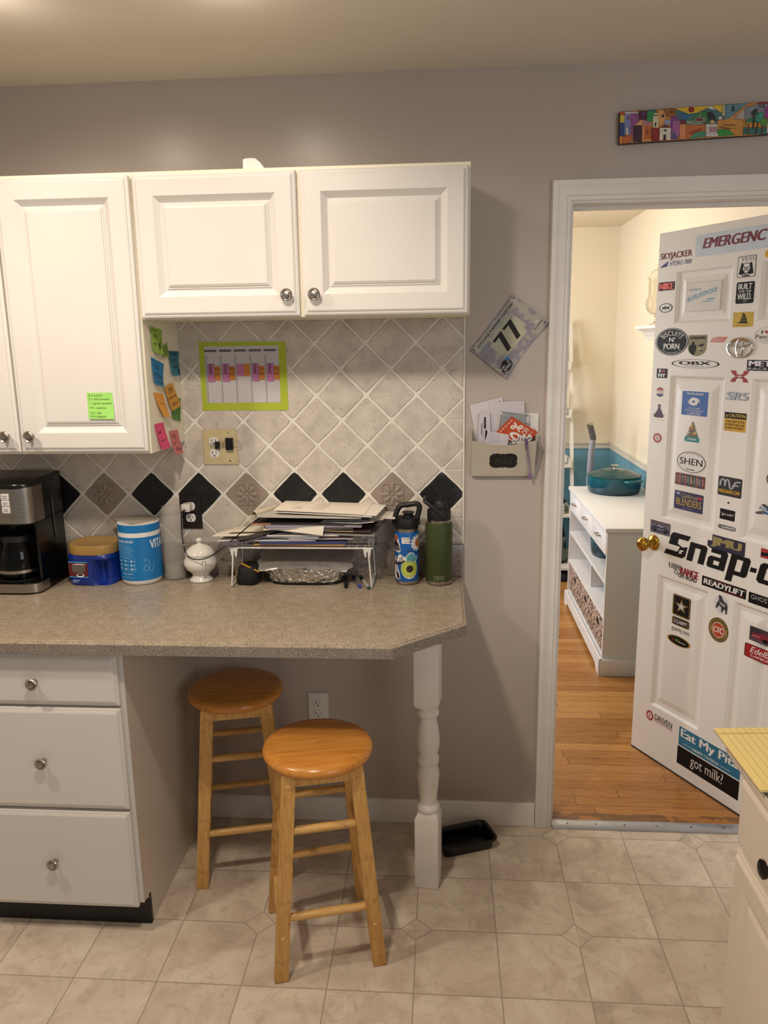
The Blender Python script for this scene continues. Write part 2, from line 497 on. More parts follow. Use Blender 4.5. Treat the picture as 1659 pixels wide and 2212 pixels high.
b.add([(x, 3.4-h*.9, z*1.1+.007) for x in (-2, 1.455) for h, z in pb], [(k, k+1, 7+k+1, 7+k) for k in range(6)], RAILW)
struct(b, 'baseboard_far')

# ------------------------------------------------------------------ tiled backsplash
def stone(name, stops, pit, pitamt, sc=16):
    m = Mat(name)
    n1 = m.noise(sc, 4, .6); n2 = m.noise(130, 3, .6, dist=1.5); n3 = m.noise(26, 2)
    c = m.ramp(n1, stops)
    pits = T(m.nt, m.ramp(n2, [(.33, 1.0), (.40, .0)]))*T(m.nt, m.ramp(n3, [(.40, .0), (.55, 1.0)]))
    c = m.mix(pits*pitamt, c, pit); m.color(c); m.set(.5, spec=.4); m.bump(n2, .12, .001)
    return m.m
BEIGE = stone('beige_stone_tile', [(.3, '#b3aaa0'), (.5, '#c3bab0'), (.7, '#cdc5b9')], '#746a60', .85)
SLATE = stone('black_stone_tile', [(.3, '#0b0b0c'), (.55, '#131313'), (.8, '#232221')], '#5b5750', .5, 22)
DECO = stone('brown_deco_tile', [(.3, '#8b7d72'), (.6, '#97897c')], '#786b60', .3)
GROUT = P('#ddd8ce', .85, var=.04, scale=60)
A, TX, TZ = .0797, -.1911, 1.6631
def clip(poly, a, bb, c):
    o = []
    for k in range(len(poly)):
        p, q = poly[k-1], poly[k]
        dp, dq = a*p[0]+bb*p[1]-c, a*q[0]+bb*q[1]-c
        if dp <= 0 < dq or dq <= 0 < dp:
            t = dp/(dp-dq); o.append((p[0]+(q[0]-p[0])*t, p[1]+(q[1]-p[1])*t))
        if dq <= 0: o.append(q)
    return o
def cliprect(p, x0, z0, x1, z1):
    for a, bb, c in ((-1, 0, -x0), (1, 0, x1), (0, -1, -z0), (0, 1, z1)):
        if p: p = clip(p, a, bb, c)
    return p
def tile(b, cx, cz, mat, regs):
    h = A-.0053
    cor = [(cx+h, cz), (cx, cz+h), (cx-h, cz), (cx, cz-h)]
    poly = []
    for k in range(4):
        p, q = cor[k], cor[(k+1) % 4]
        for t in (.0, .12, .35, .6, .85):
            j = .0011 if t else .0
            nx, nz = (q[1]-p[1]), -(q[0]-p[0]); L = math.hypot(nx, nz); r = random.uniform(-j, j)
            rr = .0025 if not t else 0
            px_, pz_ = p[0]+(q[0]-p[0])*t+nx/L*r, p[1]+(q[1]-p[1])*t+nz/L*r
            poly.append((px_-(px_-cx)*rr/h, pz_-(pz_-cz)*rr/h))
    for rg in regs:
        q = cliprect(poly, *rg)
        if len(q) < 3: continue
        ar = abs(sum(q[k-1][0]*q[k][1]-q[k][0]*q[k-1][1] for k in range(len(q))))/2
        if ar < 4e-5: continue
        mx = sum(p[0] for p in q)/len(q); mz = sum(p[1] for p in q)/len(q)
        n = len(q); s_ = .965
        vs = [(p[0], p[1], .0015) for p in q]+[(p[0], p[1], .0055) for p in q]+[(mx+(p[0]-mx)*s_, mz+(p[1]-mz)*s_, .0072) for p in q]
        fs = [tuple(range(2*n, 3*n))]+[(j*n+k, j*n+(k+1) % n, (j+1)*n+(k+1) % n, (j+1)*n+k) for j in (0, 1) for k in range(n)]
        b.add(vs, fs, mat)
b = MB(FRONT)
ZB, ZR, ZL, XE = 1.0195, 1.7362, 1.3608, .2735
b.box(-1.75, ZB, 0, XE, ZL, .004, GROUT); b.box(-.627, ZL, 0, XE, ZR, .004, GROUT)
b.box(XE, ZB, 0, XE+.006, ZR, .0065, GROUT, .001)
for i in range(-22, 8):
    for j in range(-1, 10):
        if (i+j) % 2 == 0: continue
        cx, cz = TX+A*i, TZ-A*j
        if j == 6: mat = DECO if ((i-1)//2) % 3 == 1 else SLATE
        else: mat = BEIGE
        if j == 6 and i > 6: continue
        if i == 6:
            tile(b, cx, cz, mat, [(-.627, cz+.0022, XE-.001, ZR), (-.627, ZB, XE-.001, cz-.0022)] if ZB < cz < ZR else [(-.627, ZB, XE-.001, ZR)])
        else:
            tile(b, cx, cz, mat, [(-1.75, ZB+.003, XE-.001, ZL)] if cz+A <= ZL+.002 else [(-.627, ZB+.003, XE-.001, ZR), (-1.75, ZB+.003, -.627, ZL)])
        if mat is DECO and -.95 < cx < .2:
            for k in range(8):
                a = R(45*k); L = .023 if k % 2 == 0 else .021
                b.lathe([(0, -.5), (.3, -.42), (.46, -.2), (.5, 0), (.46, .2), (.3, .42), (0, .5)], DECO, 10,
                        M=TR(cx+L*math.cos(a), cz+L*math.sin(a), .0072) @ RZ(45*k) @ Matrix.Diagonal((.033, .0155, .009, 1)))
            b.lathe([(0, .5), (.35, .3), (.5, 0)], DECO, 12, M=TR(cx, cz, .0075) @ Matrix.Diagonal((.014, .014, .007, 1)), close=False)
            b.tube([(cx+.0345*px_, cz+.0345*pz_, .0074) for px_, pz_ in rrect(-1, -1, 1, 1, .45, 6)], .0026, DECO, 6, True)
struct(b, 'backsplash')

# ------------------------------------------------------------------ cabinets
def knob(parent, x, y, z, name='knob'):
    """front of the door at y; turned metal knob pointing to -y"""
    b = MB()
    b.lathe([(.0075, 0), (.0065, .004), (.005, .010), (.006, .014), (.0145, .018), (.0165, .021), (.0165, .0235), (.014, .026), (.0115, .0245), (.0095, .0235), (.008, .0275), (.004, .0285), (0, .0285)], STEEL, 24)
    return tag(b.build(name, parent, (x, y, z), (R(90), 0, 0)), 'brushed metal knob')
DOORP = [(0, 0), (0, .013), (.004, .0155), (.009, .0155), (.0095, .0178), (.0135, .020), (.055, .020), (.0715, .0085), (.0755, .0085), (.0762, .0112), (.0808, .0112), (.0815, .0140), (.0875, .0172)]
DRAWP = [(0, 0), (0, .012), (.004, .0145), (.007, .0145), (.0075, .0165), (.014, .019)]
def cab_door(name, parent, x0, z0, x1, z1, y, prof, kx=None, kz=None):
    b = MB(FRONT); b.rings(x0, z0, x1, z1, prof, WHITE); b.rect(x0, z0, x1, z1, 0, WHITE)
    d = b.build(name, parent, (0, y, 0), ang=18)
    if kx is not None: knob(d, kx, -prof[-1][1]-(.0028 if prof is DOORP else 0), kz)
    return d
def carcass(x0, y0, z0, x1, y1, z1, inner=None):
    b = MB(); b.box(x0, y0, z0, x1, y1, z1, P('#e3dcc8', .4, var=.015, scale=5), .001, 1); return b
t = thing('wall_cabinet', 'tall white wall cabinet with two raised panel doors above the coffee maker', 'cabinet', (-1.39, 0, 1.3608))
b = carcass(0, -.2975, 0, .763, -.001, .7616); b.build('body', t)
cab_door('door', t, .382, .008, .757, .7515, -.2978, DOORP, .419, .055)
cab_door('door', t, .006, .008, .376, .7515, -.2978, DOORP, .346, .055)
t = thing('wall_cabinet', 'short white wall cabinet with two raised panel doors above the tiled backsplash', 'cabinet', (-.6265, 0, 1.7362))
b = carcass(0, -.2975, 0, .9087, -.001, .3862); b.build('body', t)
cab_door('door', t, .005, .004, .4475, .376, -.2978, DOORP, .4165, .058)
cab_door('door', t, .4585, .004, .9025, .376, -.2978, DOORP, .4915, .058)

t = thing('base_cabinet', 'white base cabinet with three drawers and a black toe kick', 'cabinet', (-1.12, 0, 0))
CAB = P('#d6cec0', .42, var=.02, scale=4)
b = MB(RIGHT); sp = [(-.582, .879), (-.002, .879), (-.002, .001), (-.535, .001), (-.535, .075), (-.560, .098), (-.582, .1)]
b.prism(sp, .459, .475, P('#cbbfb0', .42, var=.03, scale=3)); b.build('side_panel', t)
b = MB(RIGHT); b.prism(sp, 0, .016, CAB); b.build('side_panel', t)
b = MB(); b.box(.016, -.582, .1, .459, -.566, .879, CAB); b.box(.459, -.5835, .1, .475, -.582, .879, WHITE); b.build('face_frame', t)
b = MB(); b.box(.016, -.02, .1, .459, -.004, .876, CAB); b.box(.016, -.56, .1, .459, -.02, .115, CAB); b.build('body', t)
b = MB(); b.box(0, -.548, .001, .4765, -.536, .098, P('#08080a', .5)); b.prism([(-.548, .002), (-.536, .002), (-.536, .074), (-.5485, .06)], .4752, .4772, P('#08080a', .5), M=RIGHT)
b.build('toe_kick', t)
for z0, z1 in ((.718, .863), (.407, .709), (.094, .397)):
    cab_door('drawer', t, .010, z0, .463, z1, -.5845, DRAWP, .237, (z0+z1)/2-.003)

# ------------------------------------------------------------------ countertop and turned post
def laminate(name, base, hi, dk):
    m = Mat(name); n = m.noise(30, 3)
    c = m.ramp(n, [(.35, base), (.65, hi)])
    s1 = T(m.nt, m.ramp(m.noise(310, 2, .5), [(.585, .0), (.61, 1.0)])); s2 = T(m.nt, m.ramp(m.noise(260, 2, .5, out=0, dist=.4), [(.36, 1.0), (.385, .0)]))
    c = m.mix(s1*.75, c, dk); c = m.mix(s2*.55, c, '#c9bba4')
    m.color(c); m.set(.27, spec=.5); return m.m
LAM = laminate('speckled_laminate', '#998b78', '#a79986', '#40382f')
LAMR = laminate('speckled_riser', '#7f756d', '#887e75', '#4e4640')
def inset(poly, d):
    o = []; n = len(poly)
    for k in range(n):
        p, q, r = Vector(poly[k-1]), Vector(poly[k]), Vector(poly[(k+1) % n])
        e1, e2 = (q-p).normalized(), (r-q).normalized()
        n1, n2 = Vector((-e1.y, e1.x)), Vector((-e2.y, e2.x))
        o.append(q+(n1+n2)*d/(1+n1.dot(n2)))
    return o
t = thing('countertop', 'speckled beige laminate countertop with a clipped right corner', 'countertop', (0, 0, .879))
b = MB()
ct = [(-1.36, -.003), (-1.36, -.635), (.0836, -.635), (.275, -.459), (.275, -.003)]
pr = [(0, 0), (0, .0275), (.0012, .0305), (.004, .0315), (.0065, .0305), (.0085, .0305), (.0095, .0332), (.013, .0347), (.017, .035)]
vs = []; fs = []
for d, h in pr: vs += [(p[0], p[1], h) for p in inset(ct, d)]
for k in range(len(pr)-1):
    for j in range(5): fs.append((5*k+j, 5*k+(j+1) % 5, 5*k+5+(j+1) % 5, 5*k+5+j))
fs += [tuple(5*(len(pr)-1)+j for j in range(5)), (4, 3, 2, 1, 0)]
b.add(vs, [f for f in fs if not (len(f) == 4 and max(f) < 10)], LAM); b.add(vs, [f for f in fs if len(f) == 4 and max(f) < 10], LAMR); b.build('worktop', t, ang=20)  # edge faces in the greyer riser laminate, weaker light on them put into colour
b = MB(); b.box(-1.36, -.021, .0352, .275, -.003, .1405, LAMR, .0015); tag(b.build('backsplash_riser', t), 'grey speckled riser strip along the wall')

def chippy():
    m = Mat('chipped_white_paint'); n = m.noise(55, 3, .6, dist=1); k = m.noise(9, 2)
    f = T(m.nt, m.ramp(n, [(.285, 1.0), (.30, .0)]))*T(m.nt, m.ramp(k, [(.45, .0), (.6, 1.0)]))
    m.color(m.mix(f, m.ramp(k, [(.3, '#e0dbd5'), (.7, '#e8e3dd')]), '#6b5a48')); m.set(.4); return m.m
PW = chippy()
b = MB()
h = .0365
def sqrot(r, z, n=8):
    return [(x*r/1, y*r/1, z) for x, y in []]
# square blocks with lamb's-tongue shoulders
b.box(-h, -h, .612, h, h, .8785, PW, .002)
b.box(-h, -h, .001, h, h, .236, PW, .002)
def shoulder(z0, z1, flip):
    n = 32; vs = []; fs = []
    for st in range(5):
        tt = st/4
        for k in range(n):
            a = 2*PI*k/n; c, q = math.cos(a), math.sin(a)
            sqr = h/max(abs(c), abs(q)); rr = sqr*(1-tt)+min(sqr, .031)*tt
            vs.append((rr*c, rr*q, z0+(z1-z0)*tt**.7))
    for st in range(4):
        for k in range(n):
            f = (st*n+k, st*n+(k+1) % n, st*n+n+(k+1) % n, st*n+n+k)
            fs.append(f if not flip else f[::-1])
    b.add(vs, fs, PW)
shoulder(.235, .256, False); shoulder(.613, .596, True)
b.lathe([(.028, .250), (.0335, .256), (.0352, .263), (.0352, .271), (.031, .277), (.0272, .281), (.0268, .292), (.0276, .305), (.0315, .34), (.0343, .372), (.0335, .388), (.0300, .399), (.0282, .404), (.0282, .408), (.0315, .412), (.0333, .422), (.0333, .431), (.0315, .440), (.0285, .444), (.0285, .449), (.0335, .462), (.0356, .485), (.0350, .500), (.0315, .530), (.0275, .552), (.0258, .562), (.0262, .566), (.031, .570), (.0340, .578), (.0335, .586), (.030, .592), (.029, .600)], PW, 40, close=False)
tag(b.build('counter_post', None, (.1665, -.3185, 0), -9), 'white turned wooden post holding up the clipped counter corner', 'post')

# ------------------------------------------------------------------ stools
def wood(name, stops, sx, sy, sz, rough=.3, dirt=0):
    m = Mat(name); x, y, z = m.xyz()
    g = m.noise(3, 4, .6, m.comb(x*sx, y*sy, z*sz), dist=.6)
    c = m.ramp(g, [(.3+.15*k, s_) for k, s_ in enumerate(stops)])
    if dirt:
        d = T(m.nt, m.ramp(m.noise(16, 3, .6, dist=.8), [(.56, .0), (.72, 1.0)])); c = m.mix(d*dirt, c, '#5d3d20')
    m.color(c); m.set(rough, spec=.5); return m.m
SEATW = wood('honey_seat_wood', ['#b0722f', '#c28037', '#cb8c42'], 3, 40, 20, .22)
LEGW = wood('pale_leg_wood', ['#ba8846', '#c99854', '#d3a661'], 40, 40, 3, .35, .4)
RUNGW = wood('pale_rung_wood', ['#c0904c', '#cd9f59', '#d6aa66'], 8, 30, 30, .35, .35)
def stool(loc, rot, label, grp):
    t = thing('bar_stool', label, 'stool', loc, rot, grp)
    b = MB()
    b.lathe([(0, .580), (.135, .580), (.146, .583), (.1495, .590), (.1495, .597), (.146, .604), (.137, .609), (.125, .611), (0, .611)], SEATW, 56)
    b.build('seat', t, ang=50)
    f0, f1, zt = .134, .088, .5798
    def at(sx, sy, z): k = 1-z/zt; return (sx*(f1+(f0-f1)*k), sy*(f1+(f0-f1)*k))
    for sx in (-1, 1):
        for sy in (-1, 1):
            b = MB(); vs = []
            for z in (.001, .006, zt):
                cx, cy = at(sx, sy, z); hx, hy = (.0185, .0125) if z > .003 else (.0165, .0105)
                vs += [(cx-hx, cy-hy, z), (cx+hx, cy-hy, z), (cx+hx, cy+hy, z), (cx-hx, cy+hy, z)]
            b.add(vs, [(3, 2, 1, 0), (8, 9, 10, 11)]+[(4*q+k, 4*q+(k+1) % 4, 4*q+4+(k+1) % 4, 4*q+4+k) for q in (0, 1) for k in range(4)], LEGW)
            leg = b.build('leg', t)
            for z in (.545, .125):
                cx, cy = at(sx, sy, z)
                b = MB(); b.lathe([(.0062, -.004), (.0062, .0006), (.005, .0022), (0, .0028)], RUNGW, 14)
                b.build('plug', leg, (cx, cy+sy*.0125, z), (R(90 if sy < 0 else -90), 0, 0))
    for sx, sy, zs in ((0, -1, (.418, .176)), (0, 1, (.398, .192)), (-1, 0, (.352, .125)), (1, 0, (.352, .125))):
        for z in zs:
            a = at(-1 if sx == 0 else sx, sy if sx == 0 else -1, z); c = at(1 if sx == 0 else sx, sy if sx == 0 else 1, z)
            b = MB(); A_, B_ = Vector((*a, z)), Vector((*c, z))
            b.tube([A_.lerp(B_, q) for q in (0, .08, .2, .8, .92, 1)], [.0085, .0100, .0112, .0112, .0100, .0085], RUNGW, 14)
            b.build('rung', t)
    for sx, sy in ((0, -1), (0, 1), (-1, 0), (1, 0)):
        b = MB(); q = .091
        if sx == 0: b.box(-.075, sy*q-.009, .543, .075, sy*q+.009, .5798, LEGW)
        else: b.box(sx*q-.009, -.082, .543, sx*q+.009, .082, .5798, LEGW)
        b.build('apron', t)
stool((-.1275, -.568, 0), 15.7, 'round honey wood stool in front, partly out from under the counter', 'wooden counter stools')
stool((-.4445, -.222, 0), 14.5, 'round honey wood stool pushed back under the counter beside the drawers', 'wooden counter stools')

# ------------------------------------------------------------------ black food tray on the floor
b = MB()
BT = P('#060606', .22)
def trayloop(hx, hy, z, r): return [(x, y, z) for x, y in rrect(-hx, -hy, hx, hy, r, 5)]
loops = [trayloop(.086, .048, .001, .014), trayloop(.093, .055, .034, .02), trayloop(.102, .062, .035, .024), trayloop(.102, .062, .040, .024), trayloop(.097, .058, .0415, .022), trayloop(.0935, .0555, .0405, .02), trayloop(.0905, .0525, .036, .018), trayloop(.084, .046, .004, .013)]
n = len(loops[0])
b.add([p for L in loops for p in L], [(j*n+k, j*n+(k+1) % n, (j+1)*n+(k+1) % n, (j+1)*n+k) for j in range(7) for k in range(n)]+[tuple(range(n-1, -1, -1)), tuple(range(7*n, 8*n))], BT)
tag(b.build('food_tray', None, (.283, -.128, .0005), 21), 'empty black plastic food tray on the floor behind the white post', 'tray')
# ------------------------------------------------------------------ coffee maker and its carafe
BLK = P('#0a0a0a', .22, var=.1)
BLKM = P('#111112', .5, var=.1, bump=.1)
def brushed(name, c, rough=.3):
    m = Mat(name); x, y, z = m.xyz()
    n = m.noise(6, 3, .6, m.comb(x*3, y*3, z*160)); m.color(m.ramp(n, [(.3, c), (.7, '#b5b0a8')])); m.set(rough, 1); return m.m
BST = brushed('brushed_steel', '#8f8a82')
t = thing('coffee_maker', 'black and steel drip coffee maker at the left end of the counter', 'coffee maker', (-1.139, -.05, .9145), -1)
def plan(hx, yb, yf, r, n=8):
    o = [(hx, yb)]
    for k in range(n+1):
        a = R(0-90*k/n); o.append((hx-r+r*math.cos(a), yf+r*.62+r*.62*math.sin(a)))
    o2 = [(-p[0], p[1]) for p in o[::-1]]
    return o+o2
b = MB()
b.prism(plan(.101, 0, -.205, .055)[::-1], .222, .339, BLK); b.prism(plan(.101, 0, -.205, .055)[::-1], 0, .034, BLK, bev=.003)
b.box(-.101, -.075, .03, .101, 0, .23, BLK); b.box(.093, -.165, .03, .101, -.07, .23, BLK); b.box(-.101, -.165, .03, -.093, -.07, .23, BLK)
b.build('housing', t)
b = MB(); pl = plan(.103, 0, -.208, .056)
vs = []
for z, e in ((.339, 0), (.345, .001), (.350, -.001), (.354, -.008), (.356, -.018)):
    vs += [(p[0]*(1+e*4), p[1]*(1+e*3)+e*.3, z+(p[1]+.1)*.05) for p in pl]
n = len(pl)
b.add(vs, [(j*n+k, j*n+n+k, j*n+n+(k+1) % n, j*n+(k+1) % n) for j in range(4) for k in range(n)]+[tuple(range(5*n-1, 4*n-1, -1)), tuple(range(n))], BLK)
b.build('lid', t)
def band(name, z0, z1, off, lab=None, y_end=-.12):
    b = MB(); p = [q for q in plan(.101+off, 0, -.205-off, .055) if q[1] <= y_end+.06]
    p = [(.101+off, y_end)]+p+[(-.101-off, y_end)]
    n = len(p); vs = [(q[0], q[1], z) for z in (z0, z1) for q in p]+[(q[0]*.97, q[1]*.985, z) for z in (z0, z1) for q in p]
    b.add(vs, [(k, n+k, n+k+1, k+1) for k in range(n-1)]+[(n+k, 3*n+k, 3*n+k+1, n+k+1) for k in range(n-1)]+[(2*n+k, k, k+1, 2*n+k+1) for k in range(n-1)], BST)
    o = b.build(name, t)
    return tag(o, lab) if lab else o
fp = band('front_panel', .226, .337, .0025, 'brushed steel front panel')
band('base_band', .006, .034, .0025, 'brushed steel strip along the base', -.13)
WB = P('#c9c8c8', .4)
for k in range(3):
    b = MB(FRONT); b.prism(rrect(-.0125, -.0095, .0125, .0095, .002), 0, .003, WB, bev=.0008)
    b.rect(-.007, .001, .007, .0026, .0032, INK); b.rect(-.006, -.005, .006, -.0036, .0032, INK)
    b.build('button', fp, (.033, -.2075, .311-.0205*k))
b = MB(FRONT); b.prism(rrect(-.022, -.009, .022, .009, .002), 0, .002, BLK); b.build('display', fp, (-.014, -.2080, .311))
b = MB(FRONT); b.text('BREWER', -.05, 0, .002, .007, .0004, INK, .01); b.build('lettering', fp, (.010, -.2084, .327))
b = MB(); b.box(-.0025, -.0018, -.07, .0025, 0, .07, P('#4b4b4b', .4), .001); b.build('water_gauge', t, (.1028, -.066, .222), (0, R(-2), R(90)))
b = MB(); b.lathe([(.066, 0), (.066, .002), (.06, .003), (0, .003)], BLKM, 32); b.build('warming_plate', t, (0, -.118, .0338))
GLASS = Mat('dark_carafe_glass').set(.03, 0, .5, Transmission_Weight=1, IOR=1.3); GLASS.color(GLASS.ramp(GLASS.noise(3), [(0, '#9a9a98'), (1, '#a8a8a5')])); GLASS = GLASS.m
t = thing('glass_carafe', 'glass coffee carafe inside the coffee maker', 'carafe', (-1.139, -.168, .9525))
b = MB(); b.lathe([(0, .0), (.055, 0), (.064, .004), (.0685, .03), (.069, .05), (.065, .085), (.055, .112), (.050, .120), (.050, .134), (.0485, .134), (.0485, .120), (.0535, .111), (.0635, .085), (.0675, .05), (.067, .03), (.0625, .006), (0, .003)], GLASS, 40); b.build('jug', t)
b = MB(); b.lathe([(.0692, .022), (.0699, .022), (.0699, .032), (.0692, .032), (.0692, .022)], STEEL, 40, close=False); b.build('band', t)
b = MB(); b.lathe([(.0515, .119), (.0515, .137), (.045, .142), (0, .143)], BLKM, 32); b.build('lid', t)
b = MB(); b.tube(bez([(-.045, -.035, .132), (-.078, -.06, .128), (-.086, -.068, .09), (-.078, -.062, .03), (-.06, -.046, .02)], 6), .008, BLK, 10); b.tube(bez([(-.078, -.0690, .132), (-.0915, -.0775, .09), (-.083, -.071, .03)], 6), .004, STEEL, 8); b.build('handle', t)

# ------------------------------------------------------------------ coffee tub, blue tub, shaker, sugar bowl
CB = P('#0d2a7c', .32, var=.08)
t = thing('coffee_canister', 'dark blue plastic coffee canister with a tan lid and moulded grip', 'canister', (-.918, -.094, .9145), -4)
b = MB(); n = 0; loops = []
for z, sx, g in ((0, .93, .2), (.004, .97, .5), (.012, 1, 1), (.03, 1, 1), (.055, 1, 1), (.072, 1, .85), (.082, .99, .3), (.088, .985, 0), (.091, 1, 0), (.094, .985, 0), (.100, .96, 0), (.103, .93, 0)):
    L = []
    for x, y in rrect(-.077, -.068, .077, .068, .036, 7):
        x *= sx; y *= sx
        if x > .012 and y < -.02: 
            q = min(1, (x-.012)/.022)*g; y += q*.044*(1-.35*math.sin(max(0, (x-.04)/.037*PI)))
        L.append((x, y, z))
    L2 = []
    for k in range(len(L)):
        a, c = L[k], L[(k+1) % len(L)]; L2.append(a)
        if abs(a[0]-c[0]) > .03 and a[1] < 0:
            for q in (.12, .25, .5, .6, .7, .8, .85, .9, .95):
                X = a[0]+(c[0]-a[0])*q; Y = -.068*sx
                if X > .012: Y += min(1, (X-.012)/.022)*g*.044*(1-.35*math.sin(max(0, (X-.04)/.037*PI)))
                L2.append((X, Y, z))
    loops.append(L2)
n = len(loops[0])
b.add([p for L in loops for p in L], [(j*n+k, j*n+(k+1) % n, (j+1)*n+(k+1) % n, (j+1)*n+k) for j in range(len(loops)-1) for k in range(n)]+[tuple(range(n-1, -1, -1)), tuple(range((len(loops)-1)*n, len(loops)*n))], CB)
b.build('body', t, ang=45)
LID = P('#9c7a42', .45)
b = MB(); lp = [rrect(-.0775*q, -.0685*q, .0775*q, .0685*q, .055*q, 8) for q in (1, 1.01, 1.01, .985, .93, .90)]
zs = (.102, .105, .128, .1325, .1325, .131); n = len(lp[0])
b.add([(x, y, z) for L, z in zip(lp, zs) for x, y in L], [(j*n+k, j*n+(k+1) % n, (j+1)*n+(k+1) % n, (j+1)*n+k) for j in range(5) for k in range(n)]+[tuple(range(5*n, 6*n)), tuple(range(n-1, -1, -1))], LID)
tag(b.build('lid', t), 'tan plastic lid')
b = MB(FRONT); b.rect(-.062, .028, .003, .080, 0, P('#5a161c', .5)); b.rect(-.062, .0775, .003, .0805, .0003, P('#2f9ad0', .5)); b.rect(-.062, .028, .003, .031, .0003, P('#2f9ad0', .5))
b.rect(-.050, .046, -.006, .068, .0003, P('#5b5350', .6)); b.rect(-.048, .070, -.004, .0715, .0003, PAPER); b.rect(-.04, .0730, -.010, .0742, .0003, PAPER)
b.ell(-.024, .036, .013, .0065, .0005, PAPER, 20); b.ell(-.024, .0375, .010, .004, .0007, P('#1b0f0b', .4), 20)
b.rect(-.052, .017, -.028, .0195, .0003, P('#9db4dd', .6)); b.rect(-.052, .012, -.034, .0138, .0003, P('#9db4dd', .6))
tag(b.build('label', t, (0, -.0684, 0)), 'maroon label with a white coffee cup')

BL2 = P('#0f6fb0', .35, var=.04)
t = thing('powder_tub', 'bright blue and white plastic powder tub between the coffee canister and the clear shaker', 'tub', (-.7715, -.0895, .9145), 0)
b = MB(); b.lathe([(0, 0), (.058, 0), (.062, .003), (.0645, .012), (.0650, .016), (.0655, .100), (.066, .192), (.066, .198), (0, .198)], P('#dcdad6', .4), 48); b.build('body', t)
b = CylMB(.0662); b.rect(-.2, .0165, .2, .158, .0003, BL2); b.rect(-.2, .173, .2, .1975, .0003, BL2)
WT = P('#d9e2ea', .6); PB = P('#7fb2d6', .6)
b.text('LOOK & FEEL YOUR BEST', -.062, .1405, .006, .149, .0008, WT, .015)
for k in range(8): b.rect(-.06, .1325-k*.0058, -.006+(k*37 % 7)*.002, .1338-k*.0058, .0008, PB)
b.frame2(-.058, .048, .004, .090, .0008, .0008, PB)
for i in range(3):
    for j in range(3): b.ell(-.05+i*.022, .081-j*.013, .0032, .0032, .0008, WT, 10); b.rect(-.045+i*.022, .0795-j*.013, -.037+i*.022, .0808-j*.013, .0008, PB); b.rect(-.045+i*.022, .0822-j*.013, -.037+i*.022, .0832-j*.013, .0008, PB)
b.text('collagen peptides', -.046, .036, -.002, .0415, .0008, WT, .01)
for k in range(2): b.rect(-.05, .028-k*.004, -.01+k*.01, .0288-k*.004, .0008, PB)
b.text('VITAL', .056, .118, .126, .147, .0008, WT, .03)
b.line([(.03+.003*k, .05+.014*math.sin(k*.55)+.0009*k) for k in range(14)], .0012, .0008, PB); b.line([(.033, .088), (.036, .082), (.044, .084), (.05, .078), (.052, .06), (.046, .05), (.036, .047)], .0012, .0008, PB)
tag(b.build('label', t), 'blue printed wrap with small white lettering')
b = MB(); pts = [onz(x, y, 1.1145) for x, y in ((241, 1120), (283, 1133), (342, 1122), (322, 1112), (290, 1113))]
b.prism([(p.x, p.y) for p in pts], 1.1130, 1.1146, P('#a49d92', .7)); tag(b.build('cardboard_sheet'), 'grey cardboard sheet lying on top of the blue powder tub', 'cardboard')

FROST = Mat('frosted_plastic').set(.42, 0, .4, Alpha=.15); FROST.color(FROST.ramp(FROST.noise(8), [(.3, '#c2beb6'), (.7, '#cdc9c1')])); FROST = FROST.m
t = thing('shaker_bottle', 'clear frosted plastic shaker bottle without a lid, a little liquid inside', 'bottle', (-.6690, -.062, .9145))
b = MB(); pf = [(0, .002), (.034, 0), (.0385, .004), (.0395, .012), (.0385, .045), (.0365, .09), (.0350, .12), (.0352, .15), (.0362, .178), (.0365, .196), (.0358, .206), (.0325, .216), (.0325, .220), (.0338, .222), (.0338, .225), (.0325, .227), (.0325, .230), (.0338, .232), (.0338, .235), (.0325, .237), (.0325, .243)]
b.lathe(pf+[(r-.0015, z) for r, z in pf[:0:-1]]+[(0, .004)], FROST, 40, close=False, sx=.95, sy=.95); b.build('body', t)
b = MB(); b.lathe([(0, .005), (.033, .005), (.0368, .012), (.0360, .045), (.0358, .052), (0, .052)], P('#7e786e', .25), 32, sx=.95, sy=.95); b.build('liquid', t)

PORC = P('#d6d1c8', .12, var=.01)
t = thing('sugar_bowl', 'white porcelain sugar bowl with a knobbed lid', 'sugar bowl', (-.577, -.083, .9145))
b = MB(); b.lathe([(0, 0), (.035, 0), (.0375, .002), (.036, .006), (.028, .014), (.0265, .02), (.034, .030), (.047, .042), (.053, .056), (.0525, .068), (.047, .078), (.0455, .084), (.0475, .088), (.0475, .089), (.044, .089), (0, .087)], PORC, 48); b.build('bowl', t)
for a in (-62, 118):
    b = MB(); b.tube(bez([(.047, 0, .078), (.060, 0, .080), (.064, 0, .066), (.058, 0, .050), (.050, 0, .043)], 5), [.0045]*21, PORC, 10); b.build('handle', t, (0, 0, 0), a)
b = MB(); b.lathe([(.0475, .0895), (.048, .092), (.046, .096), (.036, .108), (.022, .117), (.010, .121), (.0062, .124), (.0062, .127)], PORC, 48)
l = b.build('lid', t)
b = MB(); b.lathe([(.0055, .1265), (.0085, .129), (.0105, .134), (.0085, .140), (0, .1425)], PORC, 24, close=False); b.build('lid_knob', l)

